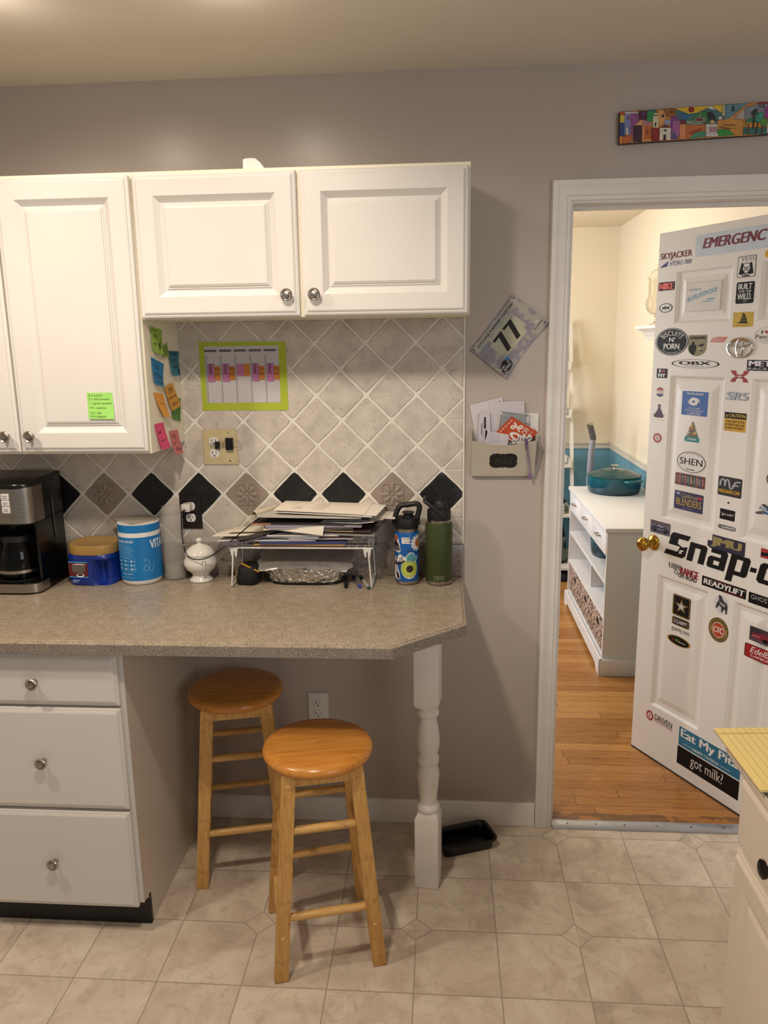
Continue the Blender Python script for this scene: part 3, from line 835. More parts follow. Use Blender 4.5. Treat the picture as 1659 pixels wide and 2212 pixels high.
# ------------------------------------------------------------------ outlets
def outlet(name, label, x, y, z, w, h, col, rcol, rough=.35, screw=True, y_rec=None):
    t = thing(name, label, 'outlet', (x, y, z))
    b = MB(FRONT); b.rings(-w/2, -h/2, w/2, h/2, [(0, 0), (0, .003), (.002, .0055), (.006, .006)], col); b.build('cover_plate', t)
    return t
def receptacle(t, x, z, rc, rot=0):
    b = MB(FRONT); pts = [(q[0], q[1]) for q in [(.0165*math.cos(a), max(-.0135, min(.0135, .0168*math.sin(a)))) for a in [2*PI*k/32 for k in range(32)]]]
    b.prism(pts, .0055, .0078, rc, bev=.0006)
    b.rect(-.0075, -.001, -.0052, .0075, .0080, INK); b.rect(.0052, -.001, .0072, .0065, .0080, INK); b.ell(0, -.0075, .0027, .0027, .0080, INK, 12)
    return b.build('receptacle', t, (x, 0, z))
WPL = P('#d8d5cf', .35); IVORY = P('#c2b48c', .4)
t = outlet('duplex_outlet', 'dark brown duplex outlet behind the clear shaker, a white charger in its upper socket', -.6215, -.0075, 1.1265, .073, .116, P('#140d0b', .35), WPL)
receptacle(t, 0, .0195, WPL); receptacle(t, 0, -.0195, WPL)
t = thing('phone_charger', 'white cube phone charger with a long black cable running to the mail pile', 'charger', (-.6255, -.0158, 1.146))
b = MB(); b.box(-.016, -.034, -.013, .013, 0, .013, WPL, .004, 3); b.build('adapter', t)
b = MB(); q = [(x-t.location.x, y-t.location.y, z-t.location.z) for x, y, z in bez([ony(398, 1103, -.052), ony(393, 1112, -.072), ony(392, 1140, -.078), ony(397, 1180, -.085), ony(408, 1203, -.130), ony(430, 1209, -.149), ony(458, 1200, -.149), ony(500, 1168, -.14), ony(540, 1134, -.14), ony(563, 1118, -.125), ony(580, 1117, -.09)], 8)]
b.tube(q, .0017, BLK, 8); b.tube([(q[0][0], q[0][1]+.004, q[0][2]), (q[0][0]-.001, q[0][1]-.012, q[0][2]-.002)], .0042, BLK, 8); tag(b.build('cable', t), 'black charging cable')

t = thing('double_outlet', 'ivory double outlet plate on the tiles with binder clips stuck on it', 'outlet', (-.509, -.0075, 1.3405))
b = MB(FRONT); b.rings(-.057, -.057, .057, .057, [(0, 0), (0, .003), (.002, .0055), (.006, .006)], IVORY); b.rect(.0085, -.05, .0475, .05, .0062, P('#c8ba92', .4)); b.ell(.031, -.044, .003, .003, .0066, P('#3a352c', .5), 12); b.ell(.029, .047, .003, .003, .0066, P('#8e8670', .5), 12); b.build('cover_plate', t)
receptacle(t, -.02, .0195, WPL); receptacle(t, -.02, -.0195, WPL)
t = outlet('duplex_outlet', 'white duplex outlet low on the wall behind the front stool', -.219, -.001, .428, .071, .116, WPL, WPL)
receptacle(t, 0, .0195, WPL); receptacle(t, 0, -.0195, WPL)
t = outlet('cable_jack_plate', 'small white cable jack plate on the wall behind the mail holder', .475, -.001, 1.397, .07, .09, WPL, WPL)
b = MB(); b.lathe([(.012, 0), (.012, .004), (.006, .004), (.006, .012), (.004, .012), (.004, .005), (0, .005)], STEEL, 20); b.build('jack', t, (-.005, -.006, .012), (R(90), 0, 0))
# binder clips
def clip_(label, x, z, s, y, rot=0):
    t = thing('binder_clip', label, 'binder clip', (x, y, z), 0, 'binder clips on the ivory outlet plate')
    b = MB(); K = P('#0b0b0c', .3)
    pf = [(-.0005, .0012), (-.5, .012), (-.5, .0132), (.5, .0132), (.5, .0)]
    b.prism([(-.5*s, 0), (.5*s, 0), (.5*s, .5*s), (.40*s, .62*s), (-.40*s, .62*s), (-.5*s, .5*s)], -.8*s, .8*s, K, M=Matrix(((1, 0, 0, 0), (0, -1, 0, 0), (0, 0, 1, 0), (0, 0, 0, 1))))
    b.build('body', t, rot=(0, 0, 0))
    for sg in (-1, 1):
        b = MB(); b.tube([(sg*.42*s, -.3*s, -.22*s), (sg*.9*s, -.32*s, -.3*s), (sg*1.1*s, -.33*s, -.42*s), (sg*1.38*s, -.33*s, -.42*s), (sg*1.5*s, -.33*s, -.2*s), (sg*1.5*s, -.33*s, .2*s), (sg*1.38*s, -.33*s, .42*s), (sg*1.1*s, -.33*s, .42*s), (sg*.9*s, -.32*s, .3*s), (sg*.42*s, -.3*s, .22*s)], .0007, STEEL if s > .02 else P('#2b2b2d', .3, 1), 6)
        b.build('handle', t)
clip_('smaller black binder clip on the ivory outlet plate', -.516, 1.349, .0145, -.0165)
clip_('larger black binder clip on the right half of the ivory outlet plate', -.476, 1.353, .024, -.0142)

# ------------------------------------------------------------------ wire shelf
WW = P('#cfcdc9', .4)
t = thing('wire_shelf', 'white folding wire shelf rack carrying the pile of mail', 'shelf rack', (-.233, -.09, .9145))
x0, x1, y0, y1, zd = -.226, .226, -.066, .064, .128
b = MB(); b.tube([(x0, y0, zd), (x1, y0, zd), (x1, y1, zd), (x0, y1, zd)], .0028, WW, 8, True)
for k in range(1, 18): b.tube([(x0+(x1-x0)*k/18, y0, zd+.002), (x0+(x1-x0)*k/18, y1, zd+.002)], .0014, WW, 6)
for y in (-.025, .02): b.tube([(x0, y, zd-.001), (x1, y, zd-.001)], .0022, WW, 6)
b.build('deck', t)
for s in (-1, 1):
    tx = s*.210; bx = s*.222
    b = MB(); b.tube([(tx, y0+.004, zd), (tx+s*.004, y0, zd-.02), (bx, y0-.004, .004), (bx+s*.001, y0-.002, .0035), (bx, y1-.004, .0035), (bx, y1, .006), (tx+s*.006, y1, zd-.02), (tx, y1-.004, zd)], .0026, WW, 8)
    b.tube([(bx, y0, .022), (bx, y1, .022)], .0018, WW, 6)
    b.build('leg_frame', t)
    for y in (y0, y1-.002):
        b = MB(); b.prism([(-.013, .0), (.013, 0), (.008, -.026), (.004, -.028), (.002, -.010), (-.002, -.010), (-.004, -.028), (-.008, -.026)], -.003, .003, WW, M=TR(tx, y, zd-.001) @ Matrix(((1, 0, 0, 0), (0, 0, -1, 0), (0, 1, 0, 0), (0, 0, 0, 1)))); b.build('bracket', t)

# ------------------------------------------------------------------ pile of mail on the rack
def col(h): return P(h, .75, var=.03, scale=20)
def sheet(name, label, cat, cx, cy, w_, d, rot, z, th, mat, bend=None, extra=None, grp='papers piled on the wire rack', nu=14, nv=4):
    b = MB()
    bf = bend or (lambda u, v: 0)
    b.grid(lambda u, v: ((u-.5)*w_, (v-.5)*d, th+bf(u, v)), nu, nv, mat, thick=th)
    if extra: extra(b, th, bf, w_, d)
    return tag(b.build(name, None, (cx, cy, z), rot), label, cat, grp)
Z = 1.0465
sheet('booklet', 'thin booklet with a dark red cover, lowest in the pile, over the foil dish', 'booklet', -.235, -.112, .245, .09, 1, Z, .004, col('#6d5a50')); Z += .0052
sheet('manila_folder', 'tan manila folder near the bottom of the pile', 'folder', -.235, -.095, .285, .13, -1, Z, .0035, col('#b98a45')); Z += .0045
sheet('magazine', 'dark blue magazine just above the tan folder', 'magazine', -.225, -.098, .272, .13, 1, Z, .008, col('#343a66')); Z += .009
sheet('envelope', 'white window envelope above the dark blue magazine', 'envelope', -.28, -.103, .19, .11, 2, Z, .0035, col('#cdc9cc')); Z += .0045
sheet('envelope', 'red and white envelope sticking out right above the blue magazine', 'envelope', -.17, -.095, .20, .12, 3, Z, .003, col('#c9b7b4')); Z += .0042
sheet('folded_letter', 'grey folded letter in the lower half of the pile', 'letter', -.27, -.1, .20, .115, -3, Z, .006, col('#9a9da8')); Z += .007
sheet('folded_letter', 'white folded letter with a black logo end', 'letter', -.225, -.104, .225, .11, 2, Z, .004, col('#d2cdc6')); Z += .0050
zl = Z
sheet('letter_sheet', 'white sheets hanging over the left end of the rack, lowest of three', 'letter', -.415, -.070, .175, .11, -10, 1.0500, .002, col('#c5c0ba'), lambda u, v: .018*(1-u)*(1-u)*0+.012*u)
sheet('letter_sheet', 'white printed sheet over the left end of the rack, middle of three', 'letter', -.435, -.066, .17, .105, -14, 1.0640, .002, col('#dcd4c8'), lambda u, v: .012*u)
def pr1(b, th, bf, w_, d):
    for k in range(4): b.line([(-.02+.012*k, -.02), (-.02+.012*k, .045)], .0008, th+.013, col('#8a8580'))
    b.poly([(.045, .0), (.06, .012), (.075, .006), (.066, -.004)], th+.0135, col('#b4662a'))
sheet('greeting_card', 'cream card with a small orange leaf, topmost over the left end of the rack', 'card', -.410, -.062, .13, .080, -12, 1.0755, .0018, col('#d6cdb9'), lambda u, v: .010*u, pr1)
sheet('magazine', 'grey glossy magazine curling down over the left end of the rack', 'magazine', -.375, -.142, .21, .045, 4, 1.0520, .004, col('#5a555e'), lambda u, v: .036*u*u*(3-2*u))
sheet('magazine', 'dark catalogue curling up through the middle of the pile', 'magazine', -.335, -.138, .19, .045, 6, 1.0690, .004, col('#3a332f'), lambda u, v: .040*u*u*(3-2*u))
sheet('magazine', 'long grey catalogue reaching the right end of the rack', 'magazine', -.125, -.085, .26, .14, -3, Z, .005, col('#8a857f'), lambda u, v: -.004*u); Z += .0062
b = MB(); pts = [ony(590, 1145, -.165), ony(700, 1136, -.17), ony(697, 1157, -.17), ony(640, 1150, -.17)]
b.add([p for p in pts]+[p+Vector((0, .003, .0)) for p in pts]+[ony(600, 1140, -.06)], [(0, 3, 2, 1), (4, 5, 6, 7), (0, 1, 5, 4), (1, 2, 6, 5), (2, 3, 7, 6), (3, 0, 4, 7)], col('#e0d6c8'))
b.grid(lambda u, v: (-.345+.19*u-.02*v, -.165+.13*v, 1.102+.008*u*(1-u)), 8, 3, col('#e0d6c8'), thick=.0015)
tag(b.build('flyer'), 'white flyer folded to a point across the middle of the pile', 'flyer', 'papers piled on the wire rack')
sheet('magazine', 'dark brown catalogue with a tan stripe on the right side of the pile', 'magazine', -.09, -.088, .17, .135, -4, Z+.001, .006, col('#3b2b28'), None, lambda b, th, bf, w_, d: b.box(-.075, -d/2-.0006, .002, .03, -d/2, .005, col('#a58a62'))); Z += .0085
sheet('envelope', 'thin pale envelope lying on the dark brown catalogue', 'envelope', -.13, -.115, .12, .075, 6, Z, .0025, col('#bdb7b0'), lambda u, v: .004*u*(1-u)); Z += .0078
sheet('letter_sheet', 'lavender grey letter whose edge shows in the middle of the pile', 'letter', -.20, -.095, .27, .14, 5, Z-.002, .0015, col('#a8a3b0'), lambda u, v: .004*u); Z += .0012
sheet('newspaper', 'grey folded newspaper in the upper half of the pile', 'newspaper', -.19, -.09, .30, .145, 1, Z, .007, col('#8d8890')); Z += .008
sheet('magazine', 'black magazine with an orange back edge in the upper half of the pile', 'magazine', -.235, -.09, .29, .14, -2, Z, .004, col('#2b2324'), None, lambda b, th, bf, w_, d: b.box(-w_/2, -d/2-.0006, 0, -w_/2+.06, -d/2, .0042, col('#a5673f'))); Z += .005
sheet('letter_sheet', 'crumpled pale letter with a bent corner sticking out at the right of the pile', 'letter', -.075, -.10, .17, .12, -9, Z, .0015, col('#cbc5be'), lambda u, v: .007*max(0, u-.7)*3*(1-v)); Z += .0042
sheet('envelope', 'ivory envelope poking out at the right just under the slate blue one', 'envelope', -.06, -.08, .16, .12, 7, Z, .002, col('#d0c8b8')); Z += .003
sheet('envelope', 'slate blue envelope under the top sheets at the right', 'envelope', -.085, -.095, .14, .13, -2, Z, .003, col('#494c58')); Z += .004
sheet('envelope', 'long white envelope sticking out to the right towards the bottles', 'envelope', -.035, -.075, .19, .105, 3, Z, .002, col('#d5cfc7'), lambda u, v: -.006*u*u); Z += .0035
sheet('newspaper', 'thick newsprint section under the printed letters', 'newspaper', -.2, -.088, .325, .15, -1, Z, .007, col('#b3ada3'), lambda u, v: .004*(1-u)); Z += .0085
b = MB(); rr = .0125; sp = [(.020*(1-k/30)**.6*math.cos(R(-100-k*18))*.75, .0125*(1-k/45)*math.sin(R(-100-k*18))) for k in range(24)]
b.add([(x, y, z+.0135) for y in (0, .11) for x, z in sp], [(k, 24+k, 24+k+1, k+1) for k in range(23)], col('#c7bda6'))
tag(b.build('rolled_newspaper', None, (-.375, -.155, Z-.0105), -26), 'newsprint rolled over at the upper left corner of the pile', 'newspaper', 'papers piled on the wire rack')
sheet('letter_sheet', 'white letter with fanned corners right under the topmost letter', 'letter', -.150, -.084, .305, .16, -5, Z, .0022, col('#ded8d0'), lambda u, v: .009*(1-u)+.008*max(0, (.2-v))*0); Z += .0028
sheet('letter_sheet', 'white letter second from the top of the pile, sticking out right', 'letter', -.125, -.078, .29, .16, -7, Z+.001, .002, col('#e2dbd2'), lambda u, v: .007*(1-u)); Z += .0032
def pr2(b, th, bf, w_, d):
    for k in range(7): b.line([(-.045+.009*k, -.052), (-.045+.009*k, .058-.012*(k % 3))], .0009, th+.0055, col('#77726c'))
    for k in range(8): b.line([(-.115+.007*k, -.055), (-.115+.007*k, -.015-.004*(k % 2))], .0008, th+.0075, col('#8b8680'))
    b.line([(-.1, 0), (-.085, .06)], .0011, th+.0088, col('#77726c'))
sheet('letter_sheet', 'topmost printed white letter on the pile', 'letter', -.165, -.080, .285, .165, -4, Z+.001, .0015, col('#e6dccd'), lambda u, v: .009*(1-u), pr2)
CLEAR = Mat('clear_sleeve').set(.25, 0, .5, Alpha=.35); CLEAR.color(CLEAR.ramp(CLEAR.noise(20), [(.3, '#8f8c8a'), (.7, '#a5a19d')])); CLEAR = CLEAR.m
b = MB(); q = [ony(812, 1132, -.05), ony(852, 1132, -.04), ony(852, 1178, -.03), ony(815, 1178, -.035)]
b.add(q+[p+Vector((0, .0015, 0)) for p in q], [(0, 3, 2, 1), (4, 5, 6, 7), (0, 1, 5, 4), (1, 2, 6, 5), (2, 3, 7, 6), (3, 0, 4, 7)], CLEAR)
tag(b.build('plastic_sleeve'), 'clear plastic sleeve hanging at the right end of the rack', 'plastic sleeve')

# ------------------------------------------------------------------ foil dish, pouch, pens under the rack
def foil(sc, ro=.22, bs_=.9, me=1):
    m = Mat('crumpled_foil'); n = m.new('ShaderNodeTexVoronoi', feature='F1'); n.inputs['Scale'].default_value = sc
    m.link(m.tc.outputs['Object'], n.inputs['Vector']); m.color(m.ramp(m.noise(9), [(.3, '#b9b6b0'), (.7, '#d0cdc8')])); m.set(ro, me)
    m.bump(T(m.nt, n.outputs['Distance'])+m.noise(sc*1.7, 3)*.7, bs_, .006); return m.m
FO = foil(75); FO2 = foil(20, .36, .45, .7)
t = thing('foil_covered_dish', 'oval baking dish wrapped in crumpled foil under the wire rack', 'dish', (-.228, -.086, .9145))
rnd = random.Random(3)
b = MB(); n = 72; vs = []; prf = [(.108, .001), (.116, .012), (.124, .022), (.132, .036), (.139, .047), (.143, .056)]
for hx, z in prf:
    for k in range(n):
        a = 2*PI*k/n; e = .62
        c, s_ = math.cos(a), math.sin(a); X = hx*math.copysign(abs(c)**e, c); Y = hx*.40*math.copysign(abs(s_)**e, s_)
        j = rnd.uniform(-.0035, .0035) if z > .002 else 0
        vs.append((X*(1+j*8/1), Y+j*.9, z+rnd.uniform(-.0025, .0025)*(z > .002)))
b.add(vs, [(j*n+k, j*n+(k+1) % n, j*n+n+(k+1) % n, j*n+n+k) for j in range(len(prf)-1) for k in range(n)], FO)
tag(b.build('foil_wrap', t, ang=10), 'crumpled foil round the sides')
b = MB(); b.prism([(.112*math.copysign(abs(math.cos(2*PI*k/40))**.62, math.cos(2*PI*k/40)), .047*math.copysign(abs(math.sin(2*PI*k/40))**.62, math.sin(2*PI*k/40))) for k in range(40)], 0, .008, BLK); tag(b.build('dish', t), 'black dish under the foil')
def lidf(u, v):
    x = (u-.5)*2; y = (v-.5)*2
    xx = x*.153*(1-.10*abs(y)**3); yy = -.003+y*.062*(1-.15*abs(x)**4)
    return (xx+.004*math.sin(y*9), yy, .060+.036*v-.012*abs(x)**3*(1-v)+.002*math.sin(x*11+y*5)*math.cos(y*7)+.0008*math.sin(x*31))
b = MB(); b.grid(lidf, 40, 16, FO2, thick=.001); tag(b.build('foil_lid', t, ang=60), 'smoother sheet of foil over the top')
t = thing('zip_pouch', 'black zip pouch with yellow tags at the left under the wire rack', 'pouch', (-.413, -.105, .9145), -8)
FAB = P('#08080a', .8, bump=.3, bscale=500)
b = MB(); loops = [rrect(-.035*q, -.040*q, .035*q, .040*q, .020*q, 5) for q in (.86, .98, 1, .98, .90, .74)]; zs = (0, .006, .022, .042, .056, .062); n = len(loops[0])
b.add([(x+z*.12, y, z) for L, z in zip(loops, zs) for x, y in L], [(j*n+k, j*n+(k+1) % n, j*n+n+(k+1) % n, j*n+n+k) for j in range(5) for k in range(n)]+[tuple(range(n-1, -1, -1)), tuple(range(5*n, 6*n))], FAB); b.build('body', t, ang=60)
YL = P('#a8791f', .6)
b = MB(); b.box(-.040, -.012, .012, -.030, .012, .038, YL, .002); b.build('tab', t)
b = MB(); b.box(-.032, -.003, -.002, .032, .003, .003, YL, .001); b.build('zip', t, (.018, -.030, .058), (0, R(24), 0))
def pen(label, p0, p1, r, c1, c2, cap):
    a, e = onz(*p0, .9145+r), onz(*p1, .9145+r); L = (e-a).length
    t = thing('marker_pen', label, 'marker', (a.x, a.y, .9146+r), (R(90), 0, math.atan2(e.y-a.y, e.x-a.x)+PI/2), 'marker pens under the wire rack')
    b = MB(); b.lathe([(r*.8, 0), (r, .002), (r, L*.62)], P(c2, .35), 14, M=Matrix.Scale(-1, 4, (0, 0, 1)) @ TR(0, 0, -L)); b.build('barrel', t)
    b = MB(); b.lathe([(r*1.08, 0), (r*1.08, L*.34), (r*.7, L*.4)], P(c1, .35), 14); b.build('cap', t)
    b = MB(); b.lathe([(r*.82, L), (r*.82, L+.006), (0, L+.0065)], P(cap, .35), 12, close=False); b.build('end_plug', t)
pen('black marker pen under the right end of the rack, nearest the foil dish', (748, 1246), (747, 1266), .0062, '#0a0a0b', '#141416', '#0a0a0b')
pen('blue capped marker pen under the right end of the rack', (764, 1246), (777, 1266), .0058, '#141c4e', '#5a5a60', '#2036b0')
pen('green capped marker pen beside the right leg of the rack', (779, 1246), (796, 1269), .0058, '#0b2b1c', '#9a968e', '#0d4030')
# ------------------------------------------------------------------ drinking bottles
def bottle_parts(t, r, z1, zr, zl, colr, rr, rl):
    b = MB(); b.lathe([(0, 0), (r*.86, 0), (r*.93, .002), (r*.985, .006), (r*.985, .0135)], STEEL, 48, close=False); tag(b.build('base_ring', t), 'bare steel base')
    b = MB(); b.lathe([(r*.985, .013), (r, .014), (r, z1-.003), (r*.985, z1), (rr, z1+.003)], colr, 64, close=False); b.build('body', t)
    b = MB(); b.lathe([(rr*.99, z1+.0025), (rr, z1+.004), (rr, zr), (rr*.9, zr+.001)], STEEL, 48, close=False); tag(b.build('neck_ring', t), 'bare steel neck')
    b = MB(); b.lathe([(rl*.97, zr), (rl, zr+.002), (rl, zl-.006), (rl*.97, zl-.001), (rl*.85, zl), (0, zl)], BLKM, 48); return b.build('lid', t)
t = thing('water_bottle', 'blue steel water bottle covered in stickers with a black loop lid', 'bottle', (.0965, -.093, .9145))
l = bottle_parts(t, .0375, .168, .181, .214, P('#0a56a0', .4), .0365, .0372)
b = MB(); b.tube(bez([(-.036, 0, .190), (-.036, 0, .212), (-.027, 0, .238), (-.016, 0, .251), (.004, 0, .2535), (.030, 0, .2565), (.0405, 0, .249), (.0395, 0, .235), (.034, 0, .212), (.034, 0, .19)], 5), [.0085]*46, BLKM, 12); b.build('loop_handle', l)
b = MB(); b.lathe([(.018, .213), (.018, .219), (.014, .221), (.016, .227), (.019, .228), (.019, .231), (0, .231)], BLKM, 28); b.build('spout_cap', l, (.006, 0, 0))
WH = P('#d9d7d4', .5)
def petals(b, cu, cv, n, r0, r1, w_, h, mat, ph=0):
    for k in range(n):
        a = R(360*k/n+ph); c, s_ = math.cos(a), math.sin(a)
        pts = [(r0, 0), ((r0+r1)/2, w_), (r1*.9, w_*.7), (r1, 0), (r1*.9, -w_*.7), ((r0+r1)/2, -w_)]
        b.poly([(cu+x*c-y*s_, cv+x*s_+y*c) for x, y in pts], h, mat)
def bs(label): 
    return CylMB(.0376), label
def fin(b, lab, par=None): tag(b.build('sticker', par or t), lab)
b = CylMB(.0376); cu, cv = .011, .055
b.ell(cu, cv, .0285, .0325, .0003, WH, 28); petals(b, cu, cv, 20, .008, .0305, .0042, .0006, P('#9aa83c', .5)); petals(b, cu, cv, 20, .008, .025, .003, .0008, P('#b3c04e', .5), 9)
b.ell(cu, cv, .0115, .0115, .0011, P('#33161a', .6), 20); b.ell(cu, cv, .006, .006, .0013, P('#241013', .6), 16); fin(b, 'green sunflower sticker with a dark centre')
b = CylMB(.0376); cu, cv = .041, .136
b.ell(cu, cv, .012, .014, .0003, WH, 20); petals(b, cu, cv, 14, .008, .028, .0045, .0005, WH); b.ell(cu, cv, .0105, .0135, .0008, P('#b46a28', .6), 20)
b.rect(-.014, .1365, .012, .1565, .0003, WH); b.text('you are', -.011, .1475, .012, .1545, .0006, INK, .0, .3); b.text('my sun', -.006, .1385, .013, .145, .0006, INK, .0, .3); fin(b, 'white daisy sticker with black handwriting')
b = CylMB(.0376); TE = P('#4e93a0', .5)
pw = [(.0, .088), (.004, .098), (.012, .105), (.022, .104), (.029, .096), (.032, .090), (.039, .097), (.037, .085), (.030, .079), (.018, .074), (.004, .077)]
m_ = (.018, .089); b.poly([(m_[0]+(x-m_[0])*1.16, m_[1]+(y-m_[1])*1.18) for x, y in pw], .0003, WH); b.poly(pw, .0006, TE)
b.poly([(.010, .111), (.006, .117), (.003, .113), (.008, .108)], .0006, P('#2b3138', .5)); b.poly([(.012, .110), (.017, .117), (.019, .113), (.014, .108)], .0006, P('#2b3138', .5)); b.ell(.009, .086, .0012, .0016, .0008, INK, 8); b.ell(.018, .083, .0012, .0016, .0008, INK, 8); fin(b, 'teal whale sticker')
b = CylMB(.0376); b.poly([(-.046, .160), (-.038, .164), (-.031, .160), (-.026, .149), (-.020, .128), (-.018, .112), (-.023, .106), (-.036, .108), (-.050, .108), (-.054, .140)], .0003, WH)
b.ell(-.037, .152, .0085, .0095, .0006, P('#b44a2a', .5), 20); b.poly([(-.052, .134), (-.040, .148), (-.034, .141), (-.028, .138), (-.022, .124), (-.052, .124)], .0009, P('#241a20', .5)); b.rect(-.05, .112, -.021, .126, .0011, P('#6d7274', .5)); b.text('ARBB', -.049, .114, -.0215, .124, .0013, INK, .02); fin(b, 'sunset mountain sticker with a grey name plate')
b = CylMB(.0376); b.poly([(-.030, .094), (-.020, .103), (-.012, .097), (-.001, .092), (.001, .078), (-.012, .074), (-.022, .078), (-.031, .082)], .0003, WH); b.text('oh', -.023, .080, -.010, .098, .0006, INK, .01, .35)
b.poly([(-.048, .086), (-.042, .093), (-.034, .090), (-.028, .080), (-.030, .060), (-.024, .044), (-.020, .022), (-.030, .018), (-.050, .024)], .0004, WH); BG = P('#b7aeb4', .5); DB = P('#241216', .5)
b.ell(-.040, .082, .0075, .009, .0007, BG, 18); b.ell(-.0395, .072, .007, .008, .0008, DB, 16); b.ell(-.036, .052, .0085, .014, .0007, BG, 18); b.poly([(-.034, .072), (-.012, .080), (-.004, .084), (-.003, .080), (-.012, .074), (-.032, .064)], .0009, DB); b.poly([(-.036, .044), (-.028, .042), (-.022, .024), (-.030, .020), (-.036, .030)], .0009, DB); b.ell(-.033, .087, .003, .003, .0009, DB, 10); fin(b, 'dark and grey bear sticker beside a white speech bubble')
t = thing('water_bottle', 'plain olive green steel bottle with a black lid nearest the counter end', 'bottle', (.1985, -.092, .9145))
l = bottle_parts(t, .0422, .197, .208, .240, P('#333e15', .5, bump=.08, bscale=900), .0375, .0372)
b = MB(); b.tube([(.016, -.034, .222), (-.012, -.0365, .246), (-.036, -.036, .266), (-.043, -.030, .270), (-.044, 0, .271), (-.043, .030, .270), (-.036, .036, .266), (-.012, .0365, .246), (.016, .034, .222)], .0065, BLKM, 10); b.build('loop_handle', l)
b = MB(); b.lathe([(.024, .239), (.024, .247), (.020, .250), (.019, .262), (.017, .265), (0, .265)], BLKM, 28); b.build('spout_cap', l, (.004, 0, 0))
b = CylMB(.0423); LT = P('#8a8f6a', .4)
b.text('YETI', -.0145, .0215, .0135, .030, .0003, LT, .012); b.frame2(-.018, .0185, .017, .033, .0007, .0003, LT); tag(b.build('logo', t), 'etched pale logo')

# ------------------------------------------------------------------ notes
class WarpMB(MB):
    """drawing in unit (u,v) warped onto a bilinear, slightly curled sheet in 3-D"""
    def __init__(s, fn): super().__init__(); s.fn = fn
    def add(s, vs, fs, mat, M=None):
        MB.add(s, [s.fn(*(M @ Vector(p) if M else p)) for p in vs], fs, mat)
def bil(q, u, v):
    """q: TL, TR, BR, BL"""
    t = [q[0][k]*(1-u)+q[1][k]*u for k in (0, 1)]; o = [q[3][k]*(1-u)+q[2][k]*u for k in (0, 1)]
    return t[0]*v+o[0]*(1-v), t[1]*v+o[1]*(1-v)
def note(label, q, M, colr, lines=(), lift=.008, grp='sticky notes on the cabinet side', base=.0006):
    def fn(u, v, h):
        a, c = bil(q, u, v); return M @ Vector((a, c, base+h+lift*max(0, 1-v)**2))
    b = WarpMB(fn)
    nu, nv = 3, 8
    b.grid(lambda u, v: (u, v, .0002), nu, nv, P(colr, .7, var=.04, scale=25), thick=.0002)
    for s_, u0, v0, u1, v1 in lines:
        if s_ == '~':
            n = 9; b.line([(u0+(u1-u0)*k/n, v0+(v1-v0)*(.5+.5*math.sin(k*2.3))) for k in range(n+1)], .022, .0005, INK)
        elif s_ == '-': b.line([(u0, v0), (u1, v1)], .02, .0005, INK)
        else: b.text(s_, u0, v0, u1, v1, .0005, INK, -.005, .12)
    return tag(b.build('sticky_note'), label, 'sticky note', grp)
SIDE = Matrix(((0, 0, 1, -.6263), (1, 0, 0, 0), (0, 1, 0, 0), (0, 0, 0, 1)))
note('large pale green sticky note, topmost on the cabinet side', [(-.245, 1.722), (-.149, 1.711), (-.172, 1.637), (-.250, 1.648)], SIDE, '#8fb348', [('~', .1, .86, .6, .9), ('NO', .25, .6, .5, .72), ('~', .2, .3, .4, .4), ('~', .6, .12, .8, .5)])
note('small green sticky note just right of the topmost one', [(-.163, 1.661), (-.112, 1.674), (-.108, 1.633), (-.160, 1.630)], SIDE, '#7f9f42', [('~', .1, .7, .9, .85), ('~', .1, .45, .9, .6), ('~', .1, .2, .9, .35)], .003)
note('bright blue sticky note on the left of the cabinet side', [(-.256, 1.634), (-.154, 1.612), (-.190, 1.545), (-.259, 1.558)], SIDE, '#1f74a6', [('Find', .25, .62, .55, .78), ('WORTHY', .1, .32, .9, .46), ('-', .1, .28, .85, .28), ('thank you', .2, .06, .9, .18)])
note('steel blue sticky note at the back edge of the cabinet side', [(-.105, 1.650), (-.011, 1.647), (-.031, 1.573), (-.106, 1.574)], SIDE, '#31758c', [('BE PRESENT', .05, .82, .95, .95), ('SIT', .3, .55, .55, .67), ('WITH IT', .2, .28, .8, .4), ('~', .8, .02, .98, .3)])
note('orange sticky note with no bold writing, curling at the front of the cabinet side', [(-.259, 1.534), (-.180, 1.525), (-.162, 1.451), (-.215, 1.460)], SIDE, '#d9963a', [('~', .3, .55, .8, .58)], .012)
note('dark green sticky note half hidden under an orange one', [(-.100, 1.515), (-.024, 1.499), (-.044, 1.428), (-.122, 1.444)], SIDE, '#55873c', [], .002)
note('orange sticky note with DONE in black handwriting', [(-.172, 1.544), (-.096, 1.553), (-.051, 1.479), (-.136, 1.469)], SIDE, '#cf973f', [('DONE', .25, .74, .75, .9), ('-', .25, .68, .7, .7), ('is better than', .05, .44, .95, .56), ('PERFECT', .2, .14, .85, .26)], .006, base=.004)
note('hot pink sticky note low on the cabinet side', [(-.271, 1.442), (-.194, 1.441), (-.168, 1.364), (-.240, 1.362)], SIDE, '#d94a78', [('~', .2, .6, .5, .7), ('~', .2, .3, .8, .36)], .008)
note('salmon pink sticky note hanging below the cabinet side', [(-.152, 1.410), (-.071, 1.405), (-.047, 1.328), (-.123, 1.332)], SIDE, '#cf7478', [('YES', .2, .66, .6, .84), ('to', .2, .42, .4, .54), ('BE you', .3, .1, .85, .3)], .006)
FR = Matrix(((1, 0, 0, 0), (0, 0, -1, -.3150), (0, 1, 0, 0), (0, 0, 0, 1)))
